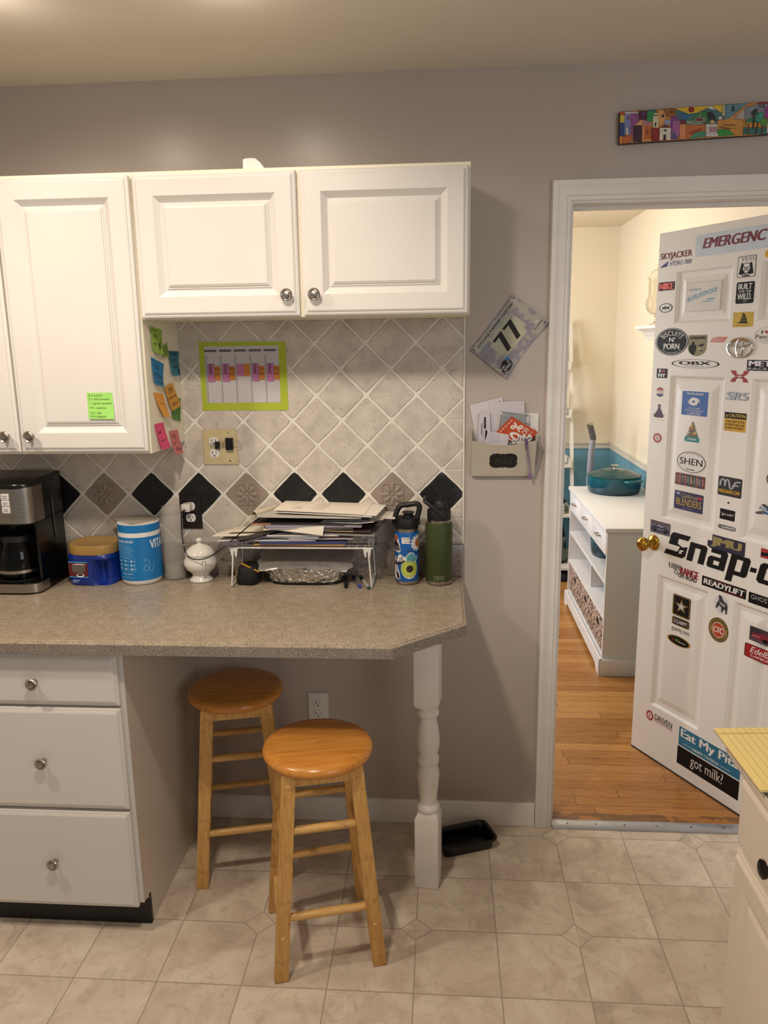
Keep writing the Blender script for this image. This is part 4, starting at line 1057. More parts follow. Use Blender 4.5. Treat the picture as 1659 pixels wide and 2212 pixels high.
note('light green sticky note with a spice recipe on the tall cabinet door', [(-.799, 1.5375), (-.724, 1.5375), (-.722, 1.4625), (-.797, 1.4635)], FR, '#93cf63',
     [('2 t cumin', .06, .86, .6, .95), ('2 t chili powder', .06, .70, .88, .80), ('1 t garlic powder', .08, .54, .96, .64), ('1/4 t cayenne', .06, .37, .72, .47), ('1/2 t salt', .06, .20, .52, .28), ('1/4 t pepper', .06, .04, .7, .15)], .004, 'recipe note')

# ------------------------------------------------------------------ weekly schedule on the tiles
t = thing('schedule_sheet', 'weekly schedule page on a lime green backing sheet on the tiled wall', 'schedule', (-.5605, -.0076, 1.4585))
b = MB(FRONT); b.prism([(0, .0015), (.2795, -.0005), (.2780, .2135), (-.0005, .2165)], 0, .0006, P('#a3b32e', .7, var=.02)); b.build('backing_sheet', t)
b = MB(FRONT @ TR(.0165, .025, 0)); PW_, PH_ = .2385, .1775
b.prism([(0, 0), (PW_, 0), (PW_, PH_), (0, PH_)], .0006, .001, P('#bcb8bb', .8, var=.02)); GR = P('#56535a', .7); LG = P('#8d8990', .8); PK = P('#b46f9d', .7); OG = P('#c07a34', .7)
cw = PW_/5
for k in range(5):
    u = k*cw
    b.rect(u+.001, PH_-.0175, u+cw-.009, PH_-.0105, .0012, GR); b.frame2(u+cw-.008, PH_-.0175, u+cw-.002, PH_-.0105, .0008, .0012, LG)
    b.rect(u+.003, .0, u+.0062, PH_-.028, .0012, LG); b.rect(u, 0, u+.0005, PH_, .0012, LG)
    for j in range(26): b.rect(u+.0065, .004+j*.0057, u+cw-.001, .0043+j*.0057, .0012, P('#a9a5a9', .8))
    if k == 2:
        b.rect(u+.007, .083, u+.030, .122, .0014, PK); b.rect(u+.030, .083, u+cw+.001, .122, .0014, OG)
    else:
        b.rect(u+.008, .066, u+.030, .123, .0014, PK); b.frame2(u+.008, .066, u+.030, .123, .0008, .0016, P('#5b3550', .7)); b.rect(u+.029, .071, u+cw+.001, .115, .0014, OG); b.frame2(u+.029, .071, u+cw+.001, .115, .0007, .0015, P('#6d4420', .7))
        M_ = TR(u+.0115, .121, 0) @ RZ(-90)
        b.text('school', .0, .002, .030, .013, .0017, INK, .02, 0, M=M_)
        b.text('READ', u+.032, .104, u+.046, .110, .0017, INK, .01); b.text('MATH', u+.032, .087, u+.046, .093, .0017, INK, .01); b.rect(u+.029, .099, u+cw+.001, .0997, .0016, P('#6d4420', .7))
b.build('printed_page', t)

# ------------------------------------------------------------------ race bib on the wall
BW, BH = .2085, .137
def bibfn(u, v, h): return Vector((u*BW, -(.0015+h+.012*(abs(2*u-1)**2)*(.4+.6*(1-v))+.010*max(0, .3-u)*(1-v)), v*BH))
b = WarpMB(bibfn); BP = Mat('bib_print'); n = BP.noise(28, 3, .5); BP.color(BP.ramp(n, [(.42, '#a8a69a'), (.5, '#8f8b96'), (.6, '#88848f'), (.68, '#9d9b98')])); BP.set(.6)
b.grid(lambda u, v: (u, v, .0002), 16, 8, BP.m, thick=.0002)
LGc = P('#b5b5a2', .6); b.poly([(.02+.0, .84), (.98, .84), (.98, .98), (.02, .98)], .0006, P('#b3b2a6', .6)) if 0 else None
PALE = P('#b1b19c', .6)
def bpoly(pts, h, mat):
    for (u0, v0, u1, v1) in pts:
        n = max(1, int(abs(u1-u0)/.06))
        for k in range(n): b.rect(u0+(u1-u0)*k/n, v0, u0+(u1-u0)*(k+1)/n, v1, h, mat)
bpoly([(.03, .80, .97, .96)], .0004, P('#adaba3', .6)); bpoly([(.28, .25, .72, .80), (.22, .36, .28, .70), (.72, .36, .78, .70)], .0004, PALE)
b.text("LET'S LOOK FORWARD TOGETHER!", .10, .865, .90, .925, .0007, INK, .03)
for k in range(4): b.text('>>>>>', .1+.21*k, .79, .2+.21*k, .835, .0007, P('#4d9c9c', .6), .01)
b.text('7', .30, .30, .49, .72, .0008, INK, .06); b.text('7', .52, .30, .71, .72, .0008, INK, .06)
b.poly([(.03, .10), (.13, .02), (.23, .06), (.25, .20), (.16, .27), (.05, .22)], .0006, INK); b.poly([(.19, .20), (.25, .17), (.27, .25), (.21, .28)], .0007, P('#2f86b8', .6)); b.text('FORWARD', .045, .15, .225, .20, .0009, PAPER, .02); b.text('SERIES', .065, .08, .215, .13, .0009, PAPER, .02)
b.text('RICHMOND', .80, .12, .97, .16, .0007, INK, .02); b.text('VA', .86, .18, .93, .26, .0007, PAPER, .0)
for u, v in ((.035, .06), (.965, .06), (.035, .94), (.965, .94)): b.ell(u, v, .011, .017, .0009, INK, 12)
tag(b.build('race_bib', None, (.403, -.0005, 1.554), (0, R(-52.2), 0)), 'race bib with a large black 77 hung slantwise on the wall', 'race bib')

# ------------------------------------------------------------------ wall pocket with letters
t = thing('mail_holder', 'cream metal wall pocket with a black label, full of letters', 'mail holder', (.3, -.001, 1.2455))
MH = P('#b9b1a3', .4)
b = MB(FRONT); n = 18
top = [(.199-.199*k/n, .118-.016*math.sin(PI*k/n)) for k in range(n+1)]
pl = [(0, 0), (.199, 0)]+top
def tilt(p, h): return (p[0], p[1], .016+p[1]*.32+h)
b.add([tilt(p, 0) for p in pl]+[tilt(p, .0012) for p in pl], [tuple(range(len(pl)-1, -1, -1)), tuple(range(len(pl), 2*len(pl)))]+[(k, (k+1) % len(pl), len(pl)+(k+1) % len(pl), len(pl)+k) for k in range(len(pl))], MH)
b.build('front_panel', t)
b = MB(FRONT); b.prism([(0, 0), (.199, 0), (.199, .16), (0, .16)], 0, .0012, MH); b.build('back_panel', t)
for x in (.0006, .1984):
    b = MB(RIGHT); b.prism([(0, 0), (-.017, 0), (-.054, .117), (0, .155)], x-.0006, x+.0006, MH); b.build('side_panel', t)
b = MB(RIGHT); b.prism([(-.006, .035), (-.018, .028), (-.030, .085), (-.012, .112)], .2075, .2088, MH, M=Matrix()); b.build('side_flap', t)
b = MB(FRONT @ TR(.054, .027, .0264) @ Matrix.Rotation(math.atan(.32), 4, 'X'))
lb = [(.004, .01), (.012, .003), (.026, .001), (.043, .004), (.0455, .000), (.048, .004), (.065, .001), (.079, .003), (.087, .01), (.089, .020), (.086, .024), (.089, .029), (.087, .042), (.079, .049), (.065, .051), (.048, .048), (.0455, .052), (.043, .048), (.026, .051), (.012, .049), (.004, .042), (.002, .029), (.005, .024), (.002, .020)]
b.prism(lb, 0, .0008, P('#121110', .5)); b.text('mail', .020, .014, .075, .038, .0010, P('#35322e', .8), 0, .2); tag(b.build('label', t), 'black chalkboard label with faded chalk lettering')
def flatpaper(name, label, cat, crop, y, colr, draw=None, th=.0006, grp='letters in the wall pocket'):
    """a flat sheet standing in the pocket; corners read off the photograph, set on the plane y"""
    q = [ony(1010+cx/9.76, 850+cy/9.76, y) for cx, cy in crop]
    o = q[3]; ex = (q[2]-q[3]); ez = (q[0]-q[3])
    b = WarpMB(lambda u, v, h: (q[3]*(1-u)+q[2]*u)*(1-v)+(q[0]*(1-u)+q[1]*u)*v+Vector((0, -h, 0)))
    b.grid(lambda u, v: (u, v, th), 1, 1, col(colr), thick=th)
    if draw: draw(b, th+.0002)
    return tag(b.build(name), label, cat, grp)
def d1(b, h):
    b.poly([(.46, .55), (.62, .57), (.63, .68), (.55, .72), (.47, .68)], h, P('#54659a', .7)); b.ell(.90, .90, .03, .035, h, P('#a03a44', .7), 16); b.rect(.74, .9, .85, .93, h, LG)
    for k in range(3): b.rect(.22+k*.045, .55, .235+k*.045, .74-.03*k, h, GR)
flatpaper('envelope', 'white mailer with a blue stamp, rearmost in the wall pocket', 'envelope', [(40, 245), (735, 75), (830, 1010), (215, 1120)], -.006, '#c9c4ca', d1)
flatpaper('letter_sheet', 'tall plain white sheet in the middle of the wall pocket', 'letter', [(470, 180), (1195, 155), (1230, 1120), (430, 1120)], -.010, '#c4bfc6')
flatpaper('envelope', 'white envelope edge with grey lining behind the silver card', 'envelope', [(690, 365), (1305, 425), (1250, 1130), (560, 1100)], -.014, '#cbc7c6', lambda b, h: b.poly([(.02, .99), (.97, .97), (.97, .92), (.1, .93)], h, P('#7f868c', .7)))
def d2(b, h):
    b.rect(.45, .52, .62, .86, h, INK); b.rect(.55, .22, .72, .47, h, INK)
    b.rect(.22, .35, .29, .70, h, GR); b.rect(.36, .25, .40, .78, h, LG)
flatpaper('letter_sheet', 'billing letter with blacked out lines at the left of the wall pocket', 'letter', [(250, 420), (470, 375), (500, 1110), (215, 1110)], -.018, '#c3bdc6', d2)
flatpaper('photo_card', 'silver grey card with a black left edge in the wall pocket', 'card', [(710, 445), (1225, 432), (1190, 1120), (610, 1100)], -.022, '#8a9095', lambda b, h: (b.rect(0, 0, .012, 1, h, INK), b.poly([(.09, .84), (.15, .88), (.13, .82)], h, GR)))
def d3(b, h):
    W1 = P('#d6d0cc', .7)
    b.text('10%', .22, .30, .62, .86, h, W1, .03) if 0 else None
    b.ell(.40, .34, .17, .20, h, W1, 28); b.ell(.40, .34, .085, .11, h+.0002, P('#b3441f', .7), 24)
    b.text('%', .40, .60, .70, .90, h, W1, .03); b.text('OFF', .64, .40, .90, .58, h, W1, .03)
    b.text('5', -.02, .02, .14, .34, h, W1, .05)
    for k in range(5): b.rect(.06+.16*k, .93, .17+.16*k, .95, h, W1)
    for k in range(4): b.rect(.58+.08*k, .32, .64+.08*k, .335, h, W1)
    for x, y in ((.55, .05), (.68, .07), (.76, .10), (.92, .05)):
        b.poly([(x-.05, y-.06), (x+.06, y-.06), (x+.07, y+.05), (x+.01, y+.13), (x-.05, y+.07)], h, INK); b.poly([(x-.035, y-.05), (x+.045, y-.05), (x+.055, y+.04), (x+.01, y+.11), (x-.035, y+.05)], h+.0002, W1)
flatpaper('coupon', 'bright orange percent off coupon slanting out of the wall pocket', 'coupon', [(935, 485), (1485, 815), (1180, 1170), (600, 812)], -.028, '#b3441f', None)
o = bpy.data.objects['coupon']; bpy.data.objects.remove(o)
q = [ony(1010+cx/9.76, 850+cy/9.76, -.028) for cx, cy in ((605, 812), (935, 485), (1485, 815), (1170, 1170))]
b = WarpMB(lambda u, v, h: (q[0]*(1-v)+q[1]*v)*(1-u)+(q[3]*(1-v)+q[2]*v)*u+Vector((0, -h, 0)))
b = WarpMB(lambda u, v, h: (q[0]*(1-u)+q[1]*u)*v+(q[3]*(1-u)+q[2]*u)*(1-v)+Vector((0, -h, 0)))
b.grid(lambda u, v: (u, v, .0006), 1, 1, col('#b3441f'), thick=.0006)
W1 = P('#d6d0cc', .7); h = .0009
b.ell(.31, .42, .17, .24, h, W1, 28); b.ell(.31, .42, .08, .14, h+.0002, col('#b3441f'), 24)
b.text('%', .50, .46, .90, .80, h, W1, .03); b.text('OFF', .58, .24, .92, .42, h, W1, .02); b.text('5', .02, .18, .12, .62, h, W1, .04)
for k in range(5): b.rect(.08+.17*k, .90, .20+.17*k, .925, h, W1)
for k in range(4): b.rect(.48+.11*k, .14, .56+.11*k, .158, h, W1)
tag(b.build('coupon'), 'bright orange percent off coupon slanting out of the wall pocket', 'coupon', 'letters in the wall pocket')
b = MB(); 
q = [ony(1010+cx/9.76, 850+cy/9.76, -.034) for cx, cy in ((930, 1060), (940, 975), (1010, 950), (1060, 960), (1055, 900), (1110, 870), (1150, 900), (1180, 860), (1235, 890), (1230, 950), (1265, 900), (1290, 850), (1350, 890), (1365, 950), (1320, 1000), (1200, 1060))]
n = len(q); b.add([p for p in q]+[p+Vector((0, .0008, 0)) for p in q], [tuple(range(n)), tuple(range(2*n-1, n-1, -1))]+[(k, n+k, n+(k+1) % n, (k+1) % n) for k in range(n)], P('#c9c4bf', .7))
for L in (((945, 1020), (1000, 985)), ((1000, 1040), (1060, 985)), ((1075, 1000), (1100, 920)), ((1130, 1000), (1160, 930)), ((1190, 1010), (1210, 930)), ((1250, 990), (1300, 930)), ((1300, 960), (1350, 930))):
    a, c = [ony(1010+cx/9.76, 850+cy/9.76, -.0343) for cx, cy in L]; d = (c-a).normalized(); nn = Vector((-d.z, 0, d.x))*.0012
    b.add([a-nn, c-nn, c+nn, a+nn], [(0, 1, 2, 3)], INK)
tag(b.build('cutout_card'), 'black and white cut out card poking up in front of the orange coupon', 'card', 'letters in the wall pocket')
flatpaper('receipt', 'small white printed slip in front of the other letters in the wall pocket', 'receipt', [(430, 790), (872, 868), (840, 1130), (350, 1100)], -.032, '#c6c1c8', lambda b, h: [b.rect(.06, .86-.15*k, .62+.1*(k % 2), .885-.15*k, h, P('#6d6a80', .7)) for k in range(5)]+[b.rect(.75, .82-.15*k, .95, .84-.15*k, h, P('#6d6a80', .7)) for k in range(4)])
t = thing('ballpoint_pen', 'purple ballpoint pen clipped on the right of the wall pocket', 'pen', (0, 0, 0))
pa, pb_ = ony(1010+1238/9.76, 850+985/9.76, -.058), ony(1010+1322/9.76, 850+1790/9.76, -.026)
t.location = pa; dv = (pb_-pa); L = dv.length
t.rotation_euler = dv.to_track_quat('Z', 'Y').to_euler()
PUR = P('#5e4a78', .4); CLR = Mat('clear_pen').set(.15, 0, .5, Alpha=.5); CLR.color(CLR.ramp(CLR.noise(30), [(.3, '#9d93a6'), (.7, '#b0a6b8')])); CLR = CLR.m
b = MB(); b.lathe([(.0032, .008), (.0038, .012), (.0038, L-.014), (.003, L-.012)], CLR, 14); tag(b.build('barrel', t), 'clear barrel')
b = MB(); b.lathe([(.0014, .012), (.0014, L*.62)], P('#4a3560', .5), 10); b.build('ink_tube', t)
b = MB(); b.lathe([(0, -.006), (.003, -.004), (.0036, 0), (.0044, .004), (.0044, .012)], PUR, 14, close=False); b.box(-.0015, -.0062, .0, .0015, -.0045, .03, PUR); b.build('clip', t)
b = MB(); b.lathe([(.0042, L-.016), (.0046, L-.010), (.0046, L-.002), (.0036, L+.002), (0, L+.003)], P('#8a6a9c', .4), 14); b.build('cap', t)

# ------------------------------------------------------------------ loose sheet on top of the short cabinet
b = MB(); a = [ony(524, 366, -.25), ony(524, 343.5, -.25), ony(540, 341.5, -.25), ony(553, 342.5, -.25), ony(574, 364, -.25)]
zc = 2.1228
pts = [(-.332, 2.1234), (-.332, 2.140), (-.3315, 2.155), (-.325, 2.1575), (-.312, 2.1582), (-.297, 2.157), (-.285, 2.147), (-.268, 2.1234)]
vs = []
for y, s_ in ((-.25, 1), (-.248, 1), (-.20, .55), (-.15, .2), (-.12, .08)):
    vs += [(x+.01*(1-s_), y, 2.1234+(z-2.1234)*s_) for x, z in pts]
m_ = len(pts)
b.add(vs, [(j*m_+k, j*m_+k+1, (j+1)*m_+k+1, (j+1)*m_+k) for j in range(4) for k in range(m_-1)]+[tuple(range(m_))], PAPER)
tag(b.build('paper_sheet'), 'white paper sheet bulging up on top of the short wall cabinet', 'paper')

# ------------------------------------------------------------------ long painted panel over the doorway
t = thing('painted_panel', 'long narrow painting of a colourful hillside town above the doorway', 'painting', (.7165, -.001, 2.2145), (0, R(-1.75), 0))
PLn, PHt = .4165, .0855
b = MB(FRONT); b.prism([(0, 0), (PLn, 0), (PLn, PHt), (0, PHt)], 0, .018, P('#c98a45', .55, var=.12, scale=40), side=P('#3a3535', .6)); b.build('board', t)
b = MB(FRONT)
def am(cx, cy):
    tt = (cx-110)/1549; top = 205-tt*110; bot = 548-tt*100
    return (min(PLn, max(0, tt*.4165)), min(PHt, max(0, (bot-cy)/(bot-top)*PHt)))
lv = [0]
def ap(c, *pts):
    lv[0] += 1; q = [am(*p) for p in pts]; h = .0181+lv[0]*.000012; b.poly(q, h, P(c, .55, var=.14, scale=60)); b.line(q+q[:1], .0007, h+.000006, P('#1e1a1c', .6))
def ar(c, x0, y0, x1, y1): ap(c, (x0, y1), (x1, y1), (x1, y0), (x0, y0))
def ae(c, x, y, rx, ry=None): ap(c, *[(x+rx*math.cos(2*PI*k/18), y+(ry or rx)*math.sin(2*PI*k/18)) for k in range(18)])
ar('#c87f30', 110, 0, 1660, 560)
ap('#d9b62a', (640, 160), (1300, 100), (1300, 240), (640, 270)); ae('#8f1f10', 850, 182, 30)
ap('#3f6f74', (690, 175), (830, 230), (930, 210), (1050, 140), (1180, 230), (1220, 330), (690, 330)); ap('#c9d2d6', (1010, 165), (1050, 138), (1110, 185), (1060, 180))
ap('#2c6a96', (720, 225), (850, 235), (800, 300), (740, 260)); ap('#2f7a3a', (850, 300), (900, 230), (1010, 195), (1100, 260), (1000, 340)); ap('#7f9c86', (800, 300), (900, 290), (1000, 330), (900, 350), (810, 335))
ap('#5a8791', (1195, 130), (1430, 95), (1430, 260), (1195, 290)); ar('#8f887f', 890, 265, 1000, 320); ar('#6e3034', 905, 275, 970, 300); ap('#d6cf9a', (935, 265), (942, 185), (948, 265))
ap('#c48b3a', (1120, 300), (1260, 275), (1380, 290), (1400, 400), (1390, 470), (1130, 480)); ap('#c8873f', (1240, 275), (1430, 110), (1450, 115), (1300, 280)); ap('#c26b30', (800, 340), (1000, 350), (1010, 440), (830, 490), (795, 480))
ap('#7f8895', (1390, 170), (1520, 120), (1660, 110), (1660, 250), (1400, 290)); ap('#b3a396', (1280, 280), (1390, 170), (1400, 290)); ar('#2b6a62', 1390, 370, 1660, 450); ap('#2f7a4a', (1410, 300), (1500, 250), (1560, 320), (1410, 350)); ar('#c98524', 1420, 320, 1600, 375)
ap('#8a2a2a', (1520, 110), (1660, 95), (1660, 120), (1530, 130)); ap('#2f8f7a', (1510, 230), (1590, 200), (1590, 290), (1530, 330)); ae('#4f8f3a', 1600, 320, 40, 45)
ap('#3f8f6a', (830, 495), (900, 425), (1000, 410), (1010, 475)); ap('#2f8f3a', (1130, 395), (1230, 385), (1310, 455), (1135, 470))
ar('#b54a28', 110, 205, 160, 245); ar('#c9b83a', 112, 240, 165, 320); ar('#2f3f7a', 110, 320, 165, 465); ar('#c9c4b5', 160, 205, 305, 235); ar('#7f86b5', 160, 228, 225, 450); ar('#8a4a8a', 222, 222, 308, 450); ar('#4a1a3a', 305, 195, 395, 290); ar('#2a8a4a', 393, 190, 490, 310); ar('#2a6a8a', 393, 185, 490, 200)
ap('#d19a58', (495, 200), (560, 180), (600, 260), (600, 340), (500, 360)); ap('#8f5a1f', (560, 175), (685, 165), (685, 250), (600, 260)); ap('#b07a9a', (255, 350), (350, 285), (450, 330), (440, 350)); ap('#d29a60', (255, 350), (345, 285), (350, 350)); ar('#3a1a30', 255, 350, 345, 530); ar('#d28a50', 345, 340, 450, 525); ap('#c0622a', (370, 500), (375, 360), (440, 360), (440, 490))
ar('#d6cfae', 455, 250, 515, 375); ar('#8a1f14', 443, 375, 530, 520); ar('#8f9ab5', 575, 290, 640, 345); ar('#7f3f8a', 640, 255, 720, 500); ar('#a45f9a', 660, 300, 735, 470); ar('#6f2030', 735, 290, 795, 340); ar('#d28a58', 735, 335, 800, 500); ap('#d9d5c4', (528, 375), (645, 375), (645, 505), (528, 512)); ap('#6f1f1a', (528, 375), (590, 345), (648, 375)); ar('#4a1a1a', 568, 450, 595, 508); ar('#2a5a9a', 670, 430, 695, 500); ap('#b5622a', (140, 545), (145, 480), (190, 450), (250, 450), (250, 500), (215, 545))
ap('#8f9a8f', (215, 535), (250, 500), (250, 530)); ar('#e0dccb', 180, 375, 200, 450); ar('#8a2a2a', 190, 255, 205, 285); ar('#6f3a8a', 350, 210, 372, 250); ar('#333a40', 475, 320, 490, 360); ar('#333a40', 545, 235, 570, 265); ar('#333a40', 575, 395, 598, 415); ar('#8a4a20', 390, 395, 410, 450); ar('#3a3230', 635, 195, 660, 215); ar('#c9b89a', 465, 215, 500, 240)
ar('#c9c4bd', 1005, 335, 1125, 445); ar('#b0858a', 1045, 370, 1115, 420); ar('#cfcac4', 1008, 440, 1138, 472); ar('#cfae7a', 1050, 295, 1100, 330); ap('#1c1a1a', (1010, 215), (1050, 205), (1090, 240), (1110, 300), (1090, 310), (1080, 280), (1050, 285), (1035, 310), (1020, 260)); ar('#8a4a20', 1190, 345, 1305, 352); ap('#a4522a', (1140, 365), (1280, 385), (1220, 395)); ap('#a4421a', (830, 430), (970, 375), (960, 400), (850, 445))
ap('#10302c', (1465, 210), (1500, 175), (1530, 175), (1520, 215), (1540, 215), (1500, 250), (1470, 240)); ar('#15201c', 1485, 240, 1500, 390); ap('#15201c', (1515, 440), (1535, 320), (1545, 322), (1528, 440)); ar('#6f4a2a', 1435, 335, 1448, 440); ar('#6f4a2a', 1580, 350, 1592, 440); ap('#2a3a44', (1258, 200), (1278, 120), (1298, 195)); ar('#cfc8b4', 1130, 255, 1168, 290); ar('#b3aa8a', 1165, 140, 1198, 250); ap('#c9c4b5', (1640, 220), (1665, 210), (1665, 430), (1630, 440))
ar('#8a3f8a', 1600, 150, 1660, 280); ar('#333a40', 1545, 135, 1560, 160); ar('#2a3560', 1578, 130, 1592, 160)
b.build('painted_scene', t)
# ------------------------------------------------------------------ open panelled door with stickers
DO = Vector((.9965, .5640, .012)); DD = Vector((.4766, -.8791, 0)).normalized(); DN = Vector((.8791, .4766, 0)).normalized()
DW, DH, DT = .70, 2.025, .035
def duv(px, py):
    d = ray(px, py); p = CAM+d*((DO-CAM).dot(DN)/d.dot(DN)); q = p-DO
    return q.dot(DD), q.z
DPAINT = Mat('scuffed_door_paint'); n_ = DPAINT.noise(14, 4, .6, dist=1.5); k_ = DPAINT.noise(3, 2)
f_ = T(DPAINT.nt, DPAINT.ramp(n_, [(.27, 1.0), (.31, .0)]))*T(DPAINT.nt, DPAINT.ramp(k_, [(.5, .0), (.62, .5)]))
DPAINT.color(DPAINT.mix(f_, '#e2dfdb', '#a8a098')); DPAINT.set(.45); DPAINT = DPAINT.m
b = MB(FRONT)
us = [0, .093, .343, .455, .605, DW]; zs_ = [0, .221, .765, .986, 1.522, 1.703, 1.888, DH]
for i in range(5):
    for j in range(7):
        u0, u1, z0, z1 = us[i], us[i+1], zs_[j], zs_[j+1]
        if i in (1, 3) and j in (1, 3, 5):
            b.rings(u0, z0, u1, z1, [(0, 0), (.003, -.001), (.011, -.0075), (.017, -.0085), (.027, -.0085), (.050, -.0020), (.053, -.0015)], DPAINT)
        else: b.rect(u0, z0, u1, z1, 0, DPAINT)
b.rect(DW, 0, 0, DH, -DT, DPAINT)
b.add([(0, 0, 0), (0, DH, 0), (0, DH, -DT), (0, 0, -DT)], [(0, 1, 2, 3)], DPAINT); b.add([(DW, 0, 0), (DW, DH, 0), (DW, DH, -DT), (DW, 0, -DT)], [(3, 2, 1, 0)], DPAINT)
b.add([(0, DH, 0), (DW, DH, 0), (DW, DH, -DT), (0, DH, -DT)], [(0, 1, 2, 3)], DPAINT); b.add([(0, 0, 0), (DW, 0, 0), (DW, 0, -DT), (0, 0, -DT)], [(3, 2, 1, 0)], DPAINT)
door = b.build('door_1', None, DO, math.degrees(math.atan2(DD.y, DD.x)), ang=12); tag(door, 'white six panel door covered in stickers, standing open', 'door', None, 'structure')
b = MB(FRONT); b.box(0.002, -.010, -DT-.002, DW-.002, -.0005, .0022, P('#2b2826', .7)); b.build('weather_strip', door)
BRASS = P('#b08a3c', .2, 1, var=.05)
ku, kz = duv(1412, 1172)
b = MB(); b.lathe([(.031, 0), (.031, .002), (.028, .006), (.022, .009), (.014, .012), (.011, .02), (.011, .03), (.014, .034), (.022, .040), (.0265, .048), (.027, .056), (.024, .064), (.017, .069), (.009, .070), (.008, .067), (0, .067)], BRASS, 40)
k = b.build('door_knob', door, (ku, 0, kz), (R(90), 0, 0)); tag(k, 'brass door knob')

D = {1: (1380, 440, 5.5305), 2: (1380, 760, 5.8208), 3: (1360, 1100, 5.5485), 4: (1360, 1480, 5.5485)}
def dq(k, cx, cy): x, y, s_ = D[k]; return duv(x+cx/s_, y+cy/s_)
H0, H1, H2, H3, H4 = .0004, .0007, .0010, .0013, .0016
def box2(k, x0, y0, x1, y1, wide=None):
    u0, z1 = dq(k, x0, y0); u1, z0 = dq(k, x1, y1); return u0, z0, u1, z1
def boxc(k, x0, x1, yt, yb):
    xc = (x0+x1)/2; yc = (yt+yb)/2
    return dq(k, x0, yc)[0], dq(k, xc, yb)[1], dq(k, x1, yc)[0], dq(k, xc, yt)[1]
def S(bx, fld=False):
    u0, z0, u1, z1 = bx
    return MB(FRONT @ TR(u0, z0, -.0015 if fld else 0) @ Matrix.Diagonal((u1-u0, z1-z0, 1, 1)))
def done(b, label): tag(b.build('sticker', door, weld=False, smooth=False), label)
K = P('#0a0a0b', .5, spec=.2); W = P('#dcdad8', .5); RED = P('#a8222a', .5); CRIM = P('#6d1424', .5); GOLD = P('#b9a03a', .5); GRY = P('#8c8c90', .5); BLU = P('#2f5c9c', .5); CYA = P('#3f93bb', .5)
def heart(b, cx, cy, s_, sy, h, m): b.poly([(cx+s_*16*math.sin(a)**3/17, cy+sy*(13*math.cos(a)-5*math.cos(2*a)-2*math.cos(3*a)-math.cos(4*a))/17) for a in [2*PI*k/28 for k in range(28)]], h, m)
def base(b, m, r=0, h=H0, asp=1): b.prism(rrect(0, 0, 1, 1, r) if r else [(0, 0), (1, 0), (1, 1), (0, 1)], 0, h, m)
def disc(b, m, h=H0, k=1): b.prism([(.5+.5*k*math.cos(2*PI*j/40), .5+.5*k*math.sin(2*PI*j/40)) for j in range(40)], 0, h, m)

# top strip
u0, z1 = dq(1, 690, 378); _, z0 = dq(1, 680, 640); b = S((u0, z0, .66, z1)); base(b, P('#c3cfdc', .4))
t0 = dq(1, 765, 500)[0]; t1 = dq(1, 1535, 420)[0]; f = lambda u: (u-u0)/(.66-u0)
b.text('EMERGENC', f(t0), .34, f(t1), .80, H1, CRIM, .045, .22); b.text('Y', f(t1)+.02, .34, f(t1)+.12, .80, H1, CRIM, .045, .22)
for k in range(4): b.rect(f(t0)-.01, .36+.05*k, .98, .368+.05*k, H2, P('#3a0e16', .5)) if 0 else None
done(b, 'long pale blue strip with dark red italic lettering across the door top')
b = S(box2(1, 265, 600, 632, 715)); 
b.text('SKYJACKER', 0, .42, 1, 1, H0, CRIM, .04); b.text('HYDRO 7000', .30, .02, 1, .34, H0, P('#2c2c7a', .5), .02, .2); b.poly([(0, 0), (.27, .40), (.22, .0)], H0, P('#2c2c7a', .5)); b.poly([(0, -.06), (.26, .02), (.06, .02)], H0, CRIM); b.ring(.48, .46, .1, .10, .03, H1, W)
done(b, 'dark red and blue lettering sticker at the door top left')
b = S(box2(1, 1190, 635, 1390, 868)); base(b, K, .10); b.prism(rrect(.03, .025, .97, .975, .09), 0, H1, W); b.text('YETI', .16, .76, .88, .94, H2, GRY, .03)
b.poly([(.10, .18), (.22, .70), (.32, .66), (.30, .40), (.42, .22), (.30, .12)], H2, K); b.poly([(.90, .18), (.78, .70), (.68, .66), (.70, .40), (.58, .22), (.70, .12)], H2, K); b.ring(.5, .56, .2, .12, .03, H2, K); b.rect(.38, .3, .62, .46, H2, GRY); b.rect(.3, .04, .7, .10, H2, K); b.rect(.4, .12, .6, .16, H2, K); b.line([(.12, .16), (.5, .2), (.88, .16)], .03, H3, K)
done(b, 'white rounded crest sticker with a black outline')
b = S(box2(1, 1513, 545, 1630, 640)); disc(b, P('#d3a01f', .5)); b.text('!', .3, .3, .42, .7, H1, K); done(b, 'round yellow sticker under the pale blue strip')
b = S(box2(1, 240, 945, 427, 1028)); base(b, K, .08); b.text('NIKE', .05, .12, .95, .88, H1, P('#d9584a', .5), .08); done(b, 'small coral red block letter sticker outlined in black')
b = S(box2(1, 248, 1195, 400, 1297)); disc(b, K); disc(b, W, H1, .86)
for x, s_ in ((.36, 1), (.64, .8)): b.poly([(x-.13*s_, .3), (x-.10*s_, .3), (x-.08*s_, .42), (x+.07*s_, .42), (x+.10*s_, .3), (x+.13*s_, .3), (x+.14*s_, .55), (x+.17*s_, .68), (x+.12*s_, .74), (x+.06*s_, .60), (x-.12*s_, .58)], H2, K)
done(b, 'small black and white oval sticker with two animals')
b = S(box2(1, 572, 950, 965, 1268), True); base(b, P('#d3cfca', .4)); b.frame2(0, 0, 1, 1, .012, H1, P('#b5b0aa', .5)); M_ = TR(.07, .32, 0) @ RZ(20)
b.text('#LIVELIFEPROOF', 0, 0, .92, .18, H1, CYA, .015, .2, M=M_); b.text('WATERPROOF', .08, .72, .44, .78, H1, CYA, .01); b.rect(.62, .38, .82, .42, H1, CYA); b.rect(.5, .31, .8, .33, H1, CYA)
done(b, 'clear square decal with slanting light blue lettering in the upper panel')
